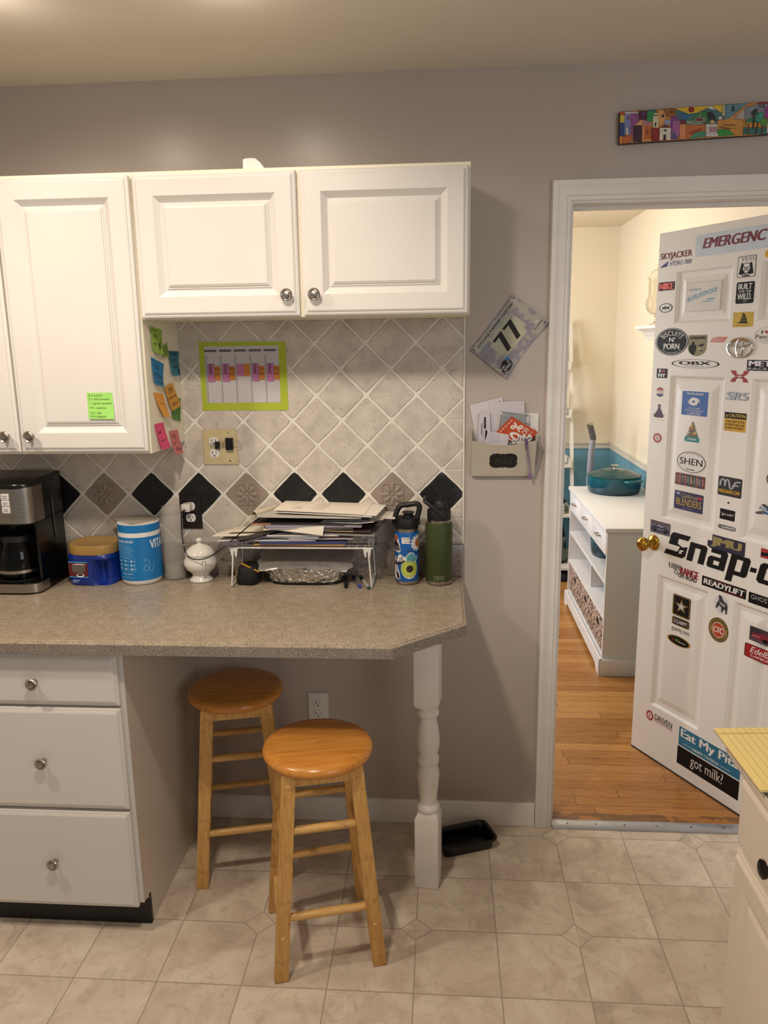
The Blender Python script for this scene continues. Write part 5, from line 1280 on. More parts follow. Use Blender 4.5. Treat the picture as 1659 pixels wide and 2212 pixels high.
b = S(box2(1, 1172, 942, 1368, 1185)); base(b, K, .09); b.text('BUILT', .10, .66, .88, .92, H1, W, .03, .1); b.text('FOR THE', .16, .50, .84, .62, H1, W, .01, .1); b.text('WILD.', .10, .18, .88, .46, H1, W, .03, .1); b.text('YETI', .40, .07, .62, .12, H1, W, .01); done(b, 'black rounded sticker reading BUILT FOR THE WILD')
b = S(box2(1, 1132, 1300, 1362, 1470)); base(b, P('#c2a12a', .5)); b.poly([(.22, .27), (.78, .24), (.70, .34), (.66, .60), (.60, .75), (.58, .84), (.48, .94), (.40, .90), (.50, .84), (.44, .74), (.40, .58), (.36, .36)], H1, K)
for y in (.42, .56, .68): b.line([(.38, y), (.66, y-.02)], .025, H2, P('#c2a12a', .5))
b.text('DONT TREAD ON ME', .16, .08, .84, .15, H1, P('#7a6518', .5), .0); done(b, 'yellow flag sticker with a coiled black snake')
b = S(box2(1, 212, 1490, 582, 1818)); disc(b, K); b.ring(.5, .5, .475, .475, .018, H1, W, 48)
b.text('BISCUITS', 0, 0, 0, 0, H1, W, .03, arc=(.5, .42, .30, 90, 105, .17)); b.text("N'", .42, .50, .60, .66, H1, W, .03); b.text('PORN', .26, .24, .74, .44, H1, W, .03); b.text('MP 15 - OUTER BANKS - NC', 0, 0, 0, 0, H1, W, .01, arc=(.5, .5, .42, 270, -90, .04)); done(b, 'large black oval sticker with white arched lettering')
b = S(box2(1, 597, 1570, 802, 1825)); OLV = P('#7d774c', .5); b.prism([(0, 1), (0, .35), (.1, .16), (.3, .04), (.5, 0), (.7, .04), (.9, .16), (1, .35), (1, 1)][::-1], 0, H0, OLV); b.text('GUNS&AMMO', .06, .80, .95, .93, H1, K, .03)
b.poly([(.05, .40), (.10, .52), (.20, .56), (.22, .66), (.28, .70), (.34, .66), (.35, .56), (.46, .50), (.44, .30), (.36, .06), (.2, .1), (.06, .26)], H1, K); b.poly([(.55, .52), (.85, .60), (.85, .52), (.66, .44)], H1, K); b.poly([(.52, .42), (.68, .44), (.72, .32), (.56, .28)], H1, P('#9a9668', .5)); b.poly([(.60, .26), (.82, .30), (.76, .22)], H1, K); done(b, 'olive shield sticker with a black figure')
b = S(box2(1, 855, 1565, 1068, 1660)); OG2 = P('#c8604c', .5); b.prism([(.14, .62), (.32, .62), (.34, .84), (.62, .84), (.64, .74), (1, .74), (.76, .0), (0, .04)][::-1], 0, H0, P('#d8b8ae', .5)); b.poly([(.04, .10), (.14, .58), (.94, .70), (.73, .06)], H1, OG2); b.text('CALUMET', .14, .34, .80, .52, H2, W, .03); b.rect(.12, .2, .66, .26, H2, W); done(b, 'small orange state shaped sticker')
# chrome emblem, solid
u0, z0, u1, z1 = box2(1, 1065, 1600, 1370, 1845); cx, cz, ea, eb = (u0+u1)/2, (z0+z1)/2, (u1-u0)/2, (z1-z0)/2
b = MB(FRONT)
def el(a, c, ox, oy, r): b.tube([(cx+ox+a*math.cos(2*PI*k/40), cz+oy+c*math.sin(2*PI*k/40), .004) for k in range(40)], r, CHROME, 8, True)
el(ea*.92, eb*.92, 0, 0, .0034); el(ea*.26, eb*.88, 0, 0, .0026); el(ea*.72, eb*.30, 0, eb*.42, .0026)
tag(b.build('emblem', door), 'chrome oval car emblem')
b = S(box2(1, 1388, 1475, 1700, 1672)); disc(b, P('#d9d4cf', .4)); b.ring(.5, .5, .49, .49, .012, H1, GRY); b.text('I', .26, .60, .31, .80, H1, K, .02); heart(b, .46, .70, .10, .12, H1, RED); b.text('Pancakes', .06, .32, .94, .54, H1, K, .02); b.rect(.18, .24, .8, .26, H1, GRY); b.rect(.24, .16, .74, .18, H1, GRY); done(b, 'round white sticker with a red heart beside the emblem')
b = S(box2(1, 395, 1855, 960, 1975)); disc(b, K); disc(b, W, H1, .93); b.text('OBX', .16, .38, .84, .78, H2, K, .04); b.text('OUTER BANKS - NC', .28, .18, .70, .27, H2, K, .01); done(b, 'long black and white oval sticker reading OBX')
u0, z1 = dq(1, 1297, 1865); _, z0 = dq(1, 1288, 1993); b = S((u0, z0, u0+.21, z1)); base(b, K); b.text('METHOD', .03, .42, .97, .92, H1, P('#d6d0dc', .5), .05); b.text('RACE WHEELS', .02, .08, .98, .30, H1, P('#c9c2cc', .5), .02); done(b, 'black rectangle sticker with bold white lettering at the right')
b = S(box2(1, 1095, 1990, 1315, 2140)); b.poly([(.02, 1), (.30, .98), (.34, .72), (.5, .62), (.66, .72), (.70, .98), (.98, 1), (.90, .72), (.70, .50), (.90, .28), (.98, 0), (.70, .02), (.66, .28), (.5, .38), (.34, .28), (.30, .02), (.02, 0), (.10, .28), (.30, .50), (.10, .72)], H0, P('#962026', .5)); b.prism([(.5+.16*math.cos(2*PI*j/24), .5+.07*math.sin(2*PI*j/24)) for j in range(24)], 0, H1, P('#d6d2cd', .5)); b.ring(.5, .5, .16, .07, .012, H2, K); done(b, 'dark red interlocked curve logo sticker')
b = S(box2(1, 218, 1968, 338, 2085)); base(b, K); b.text('I', .22, .56, .38, .92, H1, W, .06); heart(b, .64, .74, .20, .20, H1, RED); b.text('NY', .14, .10, .86, .48, H1, W, .05); done(b, 'small black square sticker with a red heart and NY')
b = S(box2(2, 222, 442, 312, 570)); disc(b, W); b.poly([(.5+.5*math.cos(a), .5+.5*math.sin(a)) for a in [R(20+140*k/16) for k in range(17)]], H1, P('#a03434', .5)); b.poly([(.5+.5*math.cos(a), .5+.5*math.sin(a)) for a in [R(200+140*k/16) for k in range(17)]], H1, P('#2a2a5a', .5)); b.text('I VOTED', .08, .42, .92, .58, H2, P('#b06a5a', .5), .02); done(b, 'tiny red white and blue oval sticker')
b = S(box2(2, 182, 648, 325, 870)); PUP = P('#4a3448', .6); b.poly([(.0, .36), (.14, .34), (.32, .56), (.42, .74), (.38, .92), (.50, 1), (.64, .92), (.60, .74), (.72, .56), (.86, .32), (1, .34), (.88, .26), (.84, .18), (.5, .16), (.12, .18), (.1, .28)], H0, PUP); b.ell(.51, .84, .09, .05, H1, P('#8a7686', .5), 14); b.line([(.04, .06), (.12, .02)], .03, H0, GRY); b.rect(.28, .03, .42, .06, H0, GRY); b.rect(.48, .02, .66, .05, H0, GRY); b.rect(.76, .0, .92, .03, H0, GRY); done(b, 'purple cross-legged figure sticker near the door edge')
def gear(b, cx, cy, r, h, c, ry=None):
    ry = ry or r; b.poly([(cx+(r if j % 4 in (0, 1) else r*.82)*math.cos(2*PI*(j+.5)/64), cy+(ry if j % 4 in (0, 1) else ry*.82)*math.sin(2*PI*(j+.5)/64)) for j in range(64)], h, c); b.ell(cx, cy, r*.55, ry*.55, h+.0003, W, 20); b.text('D', cx-r*.28, cy-ry*.34, cx+r*.28, cy+ry*.34, h+.0006, c, .04)
b = S(box2(2, 180, 1010, 290, 1155)); gear(b, .5, .5, .5, H0, P('#9c2c34', .5)); done(b, 'small red gear sticker near the door edge')
b = S(boxc(2, 538, 864, 499, 804), True); base(b, P('#2c5aa4', .5)); b.text('OUTER BANKS', .17, .86, .83, .94, H1, W, .03); b.ell(.46, .58, .18, .17, H1, W, 28); b.poly([(.22, .66), (.28, .56), (.40, .44), (.32, .44), (.26, .52)], H1, W); b.poly([(.72, .50), (.66, .62), (.50, .74), (.62, .72), (.70, .62)], H1, W); b.ell(.46, .58, .055, .05, H2, P('#2c5aa4', .5), 16)
for s_, y, a in (('HURRICANE', .27, .28), ('EVACUATION PLAN', .18, .14), ('1. GRAB BEER', .09, .24), ('2. RUN LIKE HELL', .02, .22)): b.text(s_, a, y, 1-a, y+.06, H1, W, .01)
done(b, 'blue square hurricane evacuation sticker')
b = S(boxc(2, 576, 765, 866, 1136), True); b.prism(rrect(0, 0, 1, .24, .08), 0, H0, P('#2f7f82', .5)); b.line([(.2, .12), (.35, .16), (.5, .1), (.65, .15), (.8, .11)], .035, H1, W); rn = random.Random(5); b.poly([(.08, .24), (.5, .98), (.92, .24)], H0, P('#6d6a48', .5))
for k in range(26):
    y = .26+.66*(k/26); w_ = .40*(1-(y-.24)/.76); x = .5+rn.uniform(-w_, w_); b.ell(x, y, .075*(1-.5*y), .045, H1+k*.00001, P(rn.choice(['#a0424a', '#c9a23a', '#5d5f3a', '#c9bfb0', '#7a3038', '#50604a']), .5), 8)
done(b, 'sticker of a colourful triangular tree on a teal base')
b = S(boxc(2, 476, 840, 1256, 1522), True); disc(b, K); disc(b, W, H1, .95); b.text('SHEN', .10, .36, .90, .68, H2, K, .02); b.text('VIRGINIA', .32, .10, .64, .18, H2, K, .01); b.text('SHENANDOAH NATIONAL PARK', 0, 0, 0, 0, H2, K, .0, arc=(.5, .5, .40, 82, 70, .035)); done(b, 'white oval sticker reading SHEN')
b = S(boxc(2, 452, 833, 1544, 1698), True); base(b, P('#5a2f28', .5), .05)
for k, (ch, c) in enumerate(zip('OUTERBANKS', ['#6a3426', '#8a4a34', '#3a3058', '#7a3034', '#274a48', '#6a3426', '#2a5048', '#7a4a36', '#3a3a5a', '#6a2f26'])): b.rect(.02+.096*k, .04, .112+.096*k, .96, H1, P(c, .5)); b.text(ch, .035+.096*k, .28, .097+.096*k, .78, H2, P(['#b59a8a', '#a8a0b0', '#c4b49a'][k % 3], .5), .01)
done(b, 'licence plate sticker patched from coloured letter blocks')
b = S(boxc(2, 440, 808, 1770, 2005), True); base(b, P('#211f4c', .5), .05); b.frame2(.03, .03, .97, .97, .012, H1, P('#3a3a70', .5)); b.text('BLENDERS', .08, .24, .94, .62, H1, P('#c4a03c', .5), .01); b.text('California', .24, .68, .80, .88, H1, P('#b8a468', .5), 0, .35); b.rect(.06, .80, .20, .92, H1, P('#8f95b8', .5)); b.rect(.82, .72, .96, .86, H1, P('#b0283a', .5)); b.rect(.3, .1, .66, .13, H1, P('#6a6a8a', .5)); done(b, 'dark blue plate sticker with yellow block lettering')
b = S(boxc(2, 1090, 1386, 507, 606)); b.text('SR5', .02, -.03, 1.02, .97, H0, P('#4a4a50', .4), .06, .15); b.text('SR5', 0, 0, 1, 1, H2, P('#aebac8', .3, .4), .05, .15); done(b, 'silver three character badge')
b = S(boxc(2, 1073, 1350, 765, 1005)); base(b, P('#c79a24', .5)); b.rect(0, .68, 1, 1, H1, K); b.text('CAUTION', .20, .76, .96, .93, H2, P('#c9a63a', .5), .03); b.poly([(.05, .76), (.16, .76), (.105, .9)], H2, P('#c9a63a', .5))
for k, s_ in enumerate(('THIS UNIT IS FED', 'BY MORE THAN ONE', 'SOURCE OF ENERGY')): b.text(s_, .06+.02*(k == 0), .46-.17*k, .94, .58-.17*k, H1, K, .02)
done(b, 'yellow and black CAUTION label')
b = S(boxc(2, 996, 1298, 1578, 1822)); base(b, P('#12131a', .5), .06); SV = P('#b0b2b8', .35, .3)
b.line(bez([(.09, .50, 0), (.11, .76, 0), (.20, .86, 0), (.28, .74, 0), (.29, .50, 0)], 5), .075, H1, SV); b.line(bez([(.29, .62, 0), (.33, .82, 0), (.42, .85, 0), (.47, .66, 0), (.50, .46, 0), (.58, .42, 0), (.66, .58, 0), (.74, .78, 0), (.94, .82, 0)], 5), .075, H1+.00002, SV); b.line([(.60, .60), (.86, .62)], .07, H1+.00004, SV)
b.text('MAGNAFLOW', .05, .14, .95, .34, H2, P('#c99a24', .5), .04); done(b, 'black square sticker with silver letters over yellow lettering')
b = S(box2(2, 1113, 1884, 1141, 1913)); disc(b, K); done(b, 'tiny black dot above the small black square sticker')
b = S(boxc(2, 1018, 1210, 1983, 2117)); base(b, K, .03); b.text('"got milk?"', .07, .34, .95, .66, H1, W, .0); done(b, 'small black rectangle sticker with thin white words')
b = S(boxc(3, 1060, 1273, 197, 248)); base(b, P('#55555a', .5), .2); b.text('SUPREME', .20, .25, .96, .75, H1, P('#cfcfd2', .5), .04); b.ring(.10, .5, .06, .25, .02, H1, GRY); done(b, 'thin grey badge sticker under the small black square')
b = S(box2(2, 1612, 1510, 1760, 1700)); disc(b, K); b.ring(.5, .5, .42, .42, .03, H1, W); done(b, 'black round sticker cut off at the right edge')
b = S(box2(2, 1460, 1885, 1800, 2110)); DG = P('#3e3e44', .45); b.poly([(.02, .12), (.28, .24), (.34, .10), (.1, .02)], H0, DG); b.poly([(.22, .84), (.34, .98), (.60, .72), (.50, .62)], H0, DG); b.poly([(.18, .48), (.9, .40), (.9, .62), (.20, .70)], H1, P('#1f5a9c', .5)); b.text('PA', .24, .49, .46, .65, H2, W, .04); b.poly([(.34, .16), (.9, .06), (.9, .2), (.36, .32)], H1, P('#1f5a9c', .5)); b.poly([(.08, .22), (.34, .40), (.48, .34), (.2, .12)], H2, P('#56565c', .45)); done(b, 'grey shock absorber sticker with a blue banner')
PH = Mat('photo_print_car'); PH.color(PH.ramp(PH.noise(60, 4, .6, dist=.6), [(.3, '#1d1c2c'), (.5, '#4a4c66'), (.62, '#8a8fa4'), (.75, '#2a2a3a')])); PH.set(.35); PH = PH.m
b = S(boxc(3, 249, 490, 149, 300)); base(b, P('#5c5a66', .4)); b.rect(0, .84, 1, 1, H1, P('#5a3e3e', .5)); b.poly([(.05, .26), (.06, .46), (.22, .56), (.34, .76), (.66, .74), (.80, .54), (.96, .42), (.94, .22), (.6, .14), (.2, .16)], H1, P('#2f3148', .35)); b.poly([(.30, .58), (.38, .72), (.62, .70), (.72, .56)], H2, P('#8f98aa', .3)); b.ell(.24, .22, .07, .10, H2, K, 14); b.ell(.78, .22, .07, .10, H2, K, 14); b.rect(.36, .34, .66, .40, H2, P('#9a9eb4', .4)); done(b, 'small photo sticker of a dark blue car above the door knob')
# big black lettering
u0 = dq(3, 432, 530)[0]; ue = dq(3, 1435, 760)[0]; zt_ = dq(3, 600, 292)[1]; zb_ = dq(3, 600, 580)[1]; zd = dq(3, 1100, 832)[1]
b = MB(FRONT)
BK = P('#08090c', .45, spec=.25)
def G(pts, h=H0): b.poly(pts, h, BK)
xh = zb_+(zt_-zb_)*.80; L = ue-u0; sh = .16
def sx(u, z): return (u0+u*L+(z-zb_)*sh*1.4, z)
def stroke(u1, z1, u2, z2, w_): 
    b.poly([sx(u1-w_, z1), sx(u2-w_, z2), sx(u2+w_, z2), sx(u1+w_, z1)][::1] if z2 < z1 else [sx(u1-w_, z1), sx(u1+w_, z1), sx(u2+w_, z2), sx(u2-w_, z2)], H0, BK)
Hh = zt_-zb_; v = lambda f: zb_+f*Hh
# S with a spanner notch
b.poly([sx(.03, v(1-.02)), sx(.01, v(.86)), sx(.01, v(.52)), sx(.12, v(.52)), sx(.12, v(.78)), sx(.24, v(.78)), sx(.26, v(1)), sx(.05, v(1))], H0, BK)
b.poly([sx(.01, v(.60)), sx(.01, v(.46)), sx(.19, v(.46)), sx(.25, v(.53)), sx(.25, v(.42)), sx(.25, v(.12)), sx(.22, v(0)), sx(.14, v(0)), sx(.14, v(.22)), sx(.16, v(.44)), sx(.10, v(.60))], H1, BK)
b.poly([sx(-.02, v(0)), sx(.20, v(0)), sx(.22, v(.10)), sx(.15, v(.22)), sx(-.005, v(.22))], H2, BK)
b.poly([sx(.165, v(.30)), sx(.165, v(.16)), sx(.20, v(.18)), sx(.19, v(.26)), sx(.22, v(.30)), sx(.20, v(.35))], H3, W)
# n
b.poly([sx(.27, v(0)), sx(.345, v(0)), sx(.345, v(.80)), sx(.27, v(.80))], H0, BK); b.poly([sx(.34, v(.80)), sx(.34, v(.60)), sx(.41, v(.60)), sx(.41, v(0)), sx(.485, v(0)), sx(.485, v(.70)), sx(.46, v(.80))], H1, BK)
# a
b.poly([sx(.53, v(.80)), sx(.53, v(.62)), sx(.65, v(.62)), sx(.65, v(.0)), sx(.725, v(0)), sx(.725, v(.70)), sx(.70, v(.80))], H0, BK); b.poly([sx(.515, v(.08)), sx(.515, v(.40)), sx(.54, v(.49)), sx(.66, v(.49)), sx(.66, v(.33)), sx(.585, v(.33)), sx(.585, v(.16)), sx(.66, v(.16)), sx(.66, v(0)), sx(.535, v(0))], H1, BK)
# p
b.poly([sx(.755, zd), sx(.83, zd), sx(.83, v(.80)), sx(.755, v(.80))], H0, BK); b.poly([sx(.82, v(.80)), sx(.82, v(.64)), sx(.895, v(.64)), sx(.895, v(.17)), sx(.82, v(.17)), sx(.82, v(0)), sx(.95, v(0)), sx(.97, v(.10)), sx(.97, v(.70)), sx(.95, v(.80))], H1, BK)
# hyphen, o
b.poly([sx(.985, v(.32)), sx(1.05, v(.32)), sx(1.05, v(.50)), sx(.985, v(.50))], H0, BK)
b.poly([sx(1.07, v(.10)), sx(1.07, v(.70)), sx(1.10, v(.80)), sx(1.25, v(.80)), sx(1.28, v(.70)), sx(1.28, v(.10)), sx(1.25, v(0)), sx(1.10, v(0))], H0, BK); b.poly([sx(1.145, v(.18)), sx(1.205, v(.18)), sx(1.205, v(.62)), sx(1.145, v(.62))], H1, W)
done(b, 'huge black slanted lettering right of the door knob')
b = S(boxc(3, 945, 1368, 356, 504)); NV = P('#1d1638', .5); b.prism([(-.03, .52), (.10, .56), (.10, 1.10), (1.05, 1.10), (1.05, .0), (.98, -.12), (.68, -.12), (.62, -.08), (.06, -.10), (-.03, .06)][::-1], 0, H0, NV); GD = P('#8f8452', .5)
b.text('JMU', .06, .08, .96, .94, H1, GD, .06); done(b, 'gold block letters on a dark navy outline above the huge lettering')
b = MB(FRONT); q = boxc(3, 468, 618, 650, 718); b.text('LOW', *q, H0, K, .07); b.text('LOW', *q, H1, P('#9a9aa0', .5), .02)
q = boxc(3, 600, 832, 722, 812); b.text('RANGE', *q, H0, K, .07); b.text('RANGE', *q, H1, P('#9c2038', .5), .03); b.text('OFF-ROAD', *boxc(3, 580, 808, 800, 848), H2, K, .03)
for x, y, r in ((540, 690, 26), (558, 752, 24)):
    q = boxc(3, x-r, x+r, y-r-4, y+r+4); b.ring((q[0]+q[2])/2, (q[1]+q[3])/2, (q[2]-q[0])/2, (q[3]-q[1])/2, .004, H2, P('#77777c', .5), 24)
done(b, 'grey and red lettering sticker with gears under the huge lettering')
u0, z1 = dq(3, 872, 790); u1, _ = dq(3, 1400, 1000); z0 = dq(3, 868, 905)[1]; b = S((u0, z0, u1, z1)); base(b, K, .03); b.text('READYLIFT', .04, .24, .97, .80, H1, W, .04, .1); b.rect(.5, .12, .95, .15, H1, RED); b.rect(.3, .90, .75, .92, H1, RED); done(b, 'long black sticker with wide white capitals')
u0, z1 = dq(3, 1432, 985); z0 = dq(3, 1425, 1112)[1]; b = S((u0, z0, u0+.20, z1)); base(b, K, .02); b.text('GHOST HAMMER', .05, .42, .95, .84, H1, P('#a8a8a8', .5), .0); b.text('IPA', .70, .12, .85, .34, H1, W, .01); done(b, 'black sticker with thin grey lettering at the right edge')
u0, z1 = dq(3, 1578, 462); z0 = dq(3, 1570, 575)[1]; b = S((u0, z0, u0+.10, z1)); base(b, P('#a3202a', .5)); b.poly([(.02, .2), (.3, .3), (.5, .6), (.4, .8), (.2, .6), (.02, .6)], H1, K); b.poly([(.55, .1), (.62, .9), (.75, .9), (.68, .1)], H1, K); done(b, 'small red and black sticker at the right edge')
b = S(boxc(3, 512, 728, 1042, 1298), True); base(b, K, .08); b.frame2(.035, .03, .965, .97, .028, H1, P('#9a7c32', .5))
def star(b, cx, cy, r, ry, h, m): b.poly([(cx+(r if k % 2 == 0 else r*.4)*math.sin(PI*k/5), cy+(ry if k % 2 == 0 else ry*.4)*math.cos(PI*k/5)) for k in range(10)], h, m)
star(b, .5, .5, .40, .36, H1, P('#9a7c32', .5)); star(b, .5, .5, .34, .30, H2, K); star(b, .5, .5, .26, .235, H3, P('#c2c2c4', .5)); done(b, 'black sticker with a gold outlined star')
b = S(boxc(3, 503, 714, 1312, 1410), True); base(b, K, .12); b.frame2(.04, .06, .96, .94, .04, H1, P('#9a7c32', .5)); b.text('U.S.ARMY', .12, .26, .88, .74, H1, P('#c2c2c4', .5), .04); done(b, 'black name plate sticker under the star')
b = S(boxc(3, 497, 712, 1440, 1505), True); b.text('goarmy.com', 0, .1, 1, .95, H0, K, .0); done(b, 'small black web address lettering')
b = S(boxc(3, 442, 732, 1525, 1645), True); disc(b, P('#a8853c', .5)); disc(b, K, H1, .86); b.text('C', .22, .40, .32, .62, H2, RED, .03); b.text('W', .34, .38, .48, .66, H2, P('#5c9c2c', .5), .03); b.text('Motors', .48, .38, .80, .54, H2, W, .02, .2); done(b, 'black oval sticker with a gold rim, lowest in the lower panel')
b = S(boxc(3, 1008, 1190, 1030, 1258)); disc(b, P('#cfcbd4', .4)); b.poly([(.30, .98), (.50, .96), (.58, .80), (.72, .70), (.86, .66), (.94, .50), (.92, .10), (.84, .06), (.80, .28), (.70, .30), (.62, .10), (.54, .12), (.52, .34), (.38, .44), (.26, .26), (.14, .24), (.22, .56), (.34, .70)], H1, P('#2a2c30', .5)); b.poly([(.36, .66), (.62, .60), (.80, .56), (.78, .44), (.6, .42), (.42, .52)], H2, P('#8a8c92', .5)); done(b, 'round white sticker with a grey standing animal')
b = S(boxc(3, 945, 1188, 1300, 1594)); disc(b, K); disc(b, P('#8a6d3c', .5), H1, .95); disc(b, P('#b0381c', .5), H2, .58); b.ring(.5, .5, .31, .31, .02, H3, W); b.text('LASERGRIPS', 0, 0, 0, 0, H2, K, .03, arc=(.5, .5, .345, 90, 140, .10)); b.text('LASERGRIPS', 0, 0, 0, 0, H2, K, .03, arc=(.5, .5, .345, 270, 140, .10)); b.text('CTC', .26, .38, .74, .62, H4, W, .05); done(b, 'round gold and red sticker with lettering round the rim')
u0, z1 = dq(3, 1447, 1392); z0 = dq(3, 1436, 1558)[1]; b = S((u0, z0, u0+.14, z1), False); base(b, P('#2c2a36', .4)); b.rect(0, 0, 1, .3, H1, P('#4a4650', .5)); b.poly([(.06, .30), (.08, .58), (.30, .66), (.44, .86), (.9, .86), (.98, .3), (.6, .16), (.3, .18)], H2, P('#7a2436', .35)); b.poly([(.40, .68), (.48, .82), (.84, .82), (.86, .66)], H3, P('#3a3a48', .3)); b.ell(.46, .26, .08, .14, H3, K, 14); b.poly([(.08, .42), (.3, .46), (.3, .38), (.08, .34)], H3, P('#b06a7a', .4)); done(b, 'photo sticker of a dark red car at the right')
u0, z1 = dq(3, 1386, 1590); z0 = dq(3, 1378, 1752)[1]; b = S((u0, z0, u0+.18, z1)); base(b, K, .08); b.prism(rrect(.02, .03, .98, .97, .07), 0, H1, P('#9c1420', .45)); b.text('Edelbrock', .12, .42, .92, .88, H2, W, .02, .35); b.text('CARBURETORS', .14, .14, .90, .32, H2, W, .02); done(b, 'red sticker with white script lettering at the right')
b = MB(FRONT); q = boxc(4, 195, 291, 296, 427); gear(b, (q[0]+q[2])/2, (q[1]+q[3])/2, (q[2]-q[0])/2, H0, P('#9c2c34', .5), (q[3]-q[1])/2); b.text('DRIVEN', *boxc(4, 297, 513, 398, 466), H0, K, .02); b.text('NUTRITION', *boxc(4, 297, 510, 455, 498), H0, P('#9c4a52', .5), .0); done(b, 'red gear and black lettering low at the door edge')
u0, z1 = dq(4, 600, 487); z0 = dq(4, 580, 705)[1]; ur = dq(4, 1330, 1010)[0]; b = S((u0, z0, ur, z1)); base(b, P('#1d6a8c', .45)); b.rect(0, 0, 1, .02, H1, W); b.text('Eat My Pita', .03, .36, .965, .93, H1, W, .03); b.text("DAVE'S", .24, .12, .42, .26, H1, W, .03); b.text('TAVERNA', .44, .12, .68, .26, H1, W, .0); b.rect(.08, .18, .22, .20, H1, W); b.rect(.70, .18, .86, .20, H1, W); done(b, 'blue bumper sticker reading Eat My Pita')
u0, z1 = dq(4, 578, 715); z0 = dq(4, 562, 922)[1]; b = S((u0, z0, ur, z1)); base(b, K); b.text('got milk?', .23, .14, .76, .88, H1, P('#cfccc8', .5), .0); done(b, 'large black bumper sticker with thin white words, lowest on the door')
# ------------------------------------------------------------------ dining room: sideboard
SW = P('#e2e0df', .35, var=.01, scale=4)
X0, X1, Y0, Y1 = 1.012, 1.445, 1.276, 2.40
t = thing('sideboard', 'white sideboard with three drawers and open shelves behind the open door', 'sideboard', (X0, Y0, .006))
w_, d_ = X1-X0, Y1-Y0
b = MB(); b.box(-.012, -.012, .742, w_, d_+.012, .763, SW, .0015); b.build('top', t)
for y in (0, d_-.018):
    b = MB(); b.box(0, y, .001, w_, y+.018, .742, SW); b.build('side_panel', t)
b = MB(); b.box(w_-.008, .018, .08, w_, d_-.018, .742, SW); b.build('back_panel', t)
for z in (.078, .280, .466):
    b = MB(); b.box(.004, .018, z, w_-.008, d_-.018, z+.017, SW); b.build('shelf', t)
b = MB(); b.box(.03, d_*.47, .297, w_-.01, d_*.47+.016, .466, SW); b.build('divider', t)
b = MB(RIGHT); L_ = d_
pl = [(-.014, .0), (.07, .0), (.10, .028), (d_-.10, .028), (d_-.07, .0), (d_+.014, 0), (d_+.014, .085), (-.014, .085)]
b.prism(pl, -.015, -.0005, SW); b.box(-.014, -.015, .0, w_, -.0005, .085, SW, M=Matrix(((0, 1, 0, 0), (0, 0, 1, 0), (1, 0, 0, 0), (0, 0, 0, 1))) @ Matrix(((0, 0, 1, 0), (1, 0, 0, 0), (0, 1, 0, 0), (0, 0, 0, 1)))) if 0 else None
b.build('plinth', t)
b = MB(); b.box(-.015, -.015, .0, w_, -.0005, .085, SW, .001); b.build('end_plinth', t)
dw = (d_-.02)/3
for k in range(3):
    y0 = .01+k*dw
    b = MB(); b.box(-.004, y0+.0015, .622, .010, y0+dw-.0015, .738, SW, .0015); dr = b.build('drawer', t)
    b = MB(); c = y0+dw/2-.02
    for s_ in (-1, 1): b.lathe([(.006, 0), (.004, .004), (.0035, .018)], STEEL, 12, M=TR(-.004, c+s_*.028, .690) @ RY(-90))
    b.tube(bez([(-.022, c-.036, .690), (-.024, c-.02, .692), (-.024, c+.02, .692), (-.022, c+.036, .690)], 4), .0042, STEEL, 8); tag(b.build('handle', dr), 'small metal bow handle')
def weave():
    m = Mat('woven_seagrass'); v_ = m.new('ShaderNodeTexVoronoi', feature='F1'); v_.inputs['Scale'].default_value = 75; m.link(m.tc.outputs['Object'], v_.inputs['Vector']); d = T(m.nt, v_.outputs['Distance'])
    n = m.noise(40, 3); c = m.ramp(n, [(.3, '#a78a78'), (.55, '#c4a896'), (.75, '#d6bfae')]); c = m.mix(T(m.nt, m.ramp(d, [(.50, .0), (.62, 1.0)])), c, '#3f2b20'); m.color(c); m.set(.7); m.bump(d*-1, .9, .006); return m.m
WV = weave(); WD = P('#20140e', .8)
for k, lab in enumerate(('woven basket nearest the door under the sideboard', 'middle woven basket under the sideboard', 'farthest woven basket under the sideboard')):
    y0 = Y0+.026+k*(d_-.044)/3; bw = (d_-.044)/3-.012
    t2 = thing('woven_basket', lab, 'basket', (X0+.012, y0, .1015), 0, 'woven baskets under the sideboard')
    b = MB(); b.box(0, 0, 0, .014, bw, .168, WV, .006); b.box(.36, 0, 0, .374, bw, .168, WV, .006); b.box(.014, 0, 0, .36, .014, .168, WV, .004); b.box(.014, bw-.014, 0, .36, bw, .168, WV, .004); b.box(.014, .014, 0, .36, bw-.014, .01, WV); b.build('body', t2)
    b = MB(RIGHT); b.prism([(bw*.5+.036*math.cos(2*PI*j/20), .120+.017*math.sin(2*PI*j/20)) for j in range(20)], -.0016, .002, WD, M=Matrix()); b.build('handle_hole', t2)
    b = MB(); b.tube([(-.001, .005, .166), (-.001, bw-.005, .166)], .006, WV, 8); b.build('rim', t2)

# ------------------------------------------------------------------ teal pans
def enamel():
    m = Mat('teal_enamel'); x, y, z = m.xyz(); c = m.ramp(m.noise(5, 2)*.3+z*6, [(.1, '#062836'), (.5, '#0b4858'), (.9, '#0e646e')]); m.color(c); m.set(.10, spec=.6); return m.m
EN = enamel(); ENL = P('#0a4146', .15, var=.08)
t = thing('lidded_pan', 'wide teal enamelled pan with a lid on top of the sideboard', 'pan', (1.237, 2.225, .7695))
b = MB(); b.lathe([(0, 0), (.135, 0), (.146, .004), (.153, .018), (.155, .045), (.155, .098), (.150, .100), (.148, .09), (0, .01)], EN, 56, close=False); b.build('pot', t)
for s_ in (-1, 1):
    b = MB(); b.tube(bez([(.150, -.05, .085), (.185, -.042, .088), (.193, 0, .089), (.185, .042, .088), (.150, .05, .085)], 5), .008, EN, 10); b.build('handle', t, rot=(0, 0, R(90+s_*90+118)))
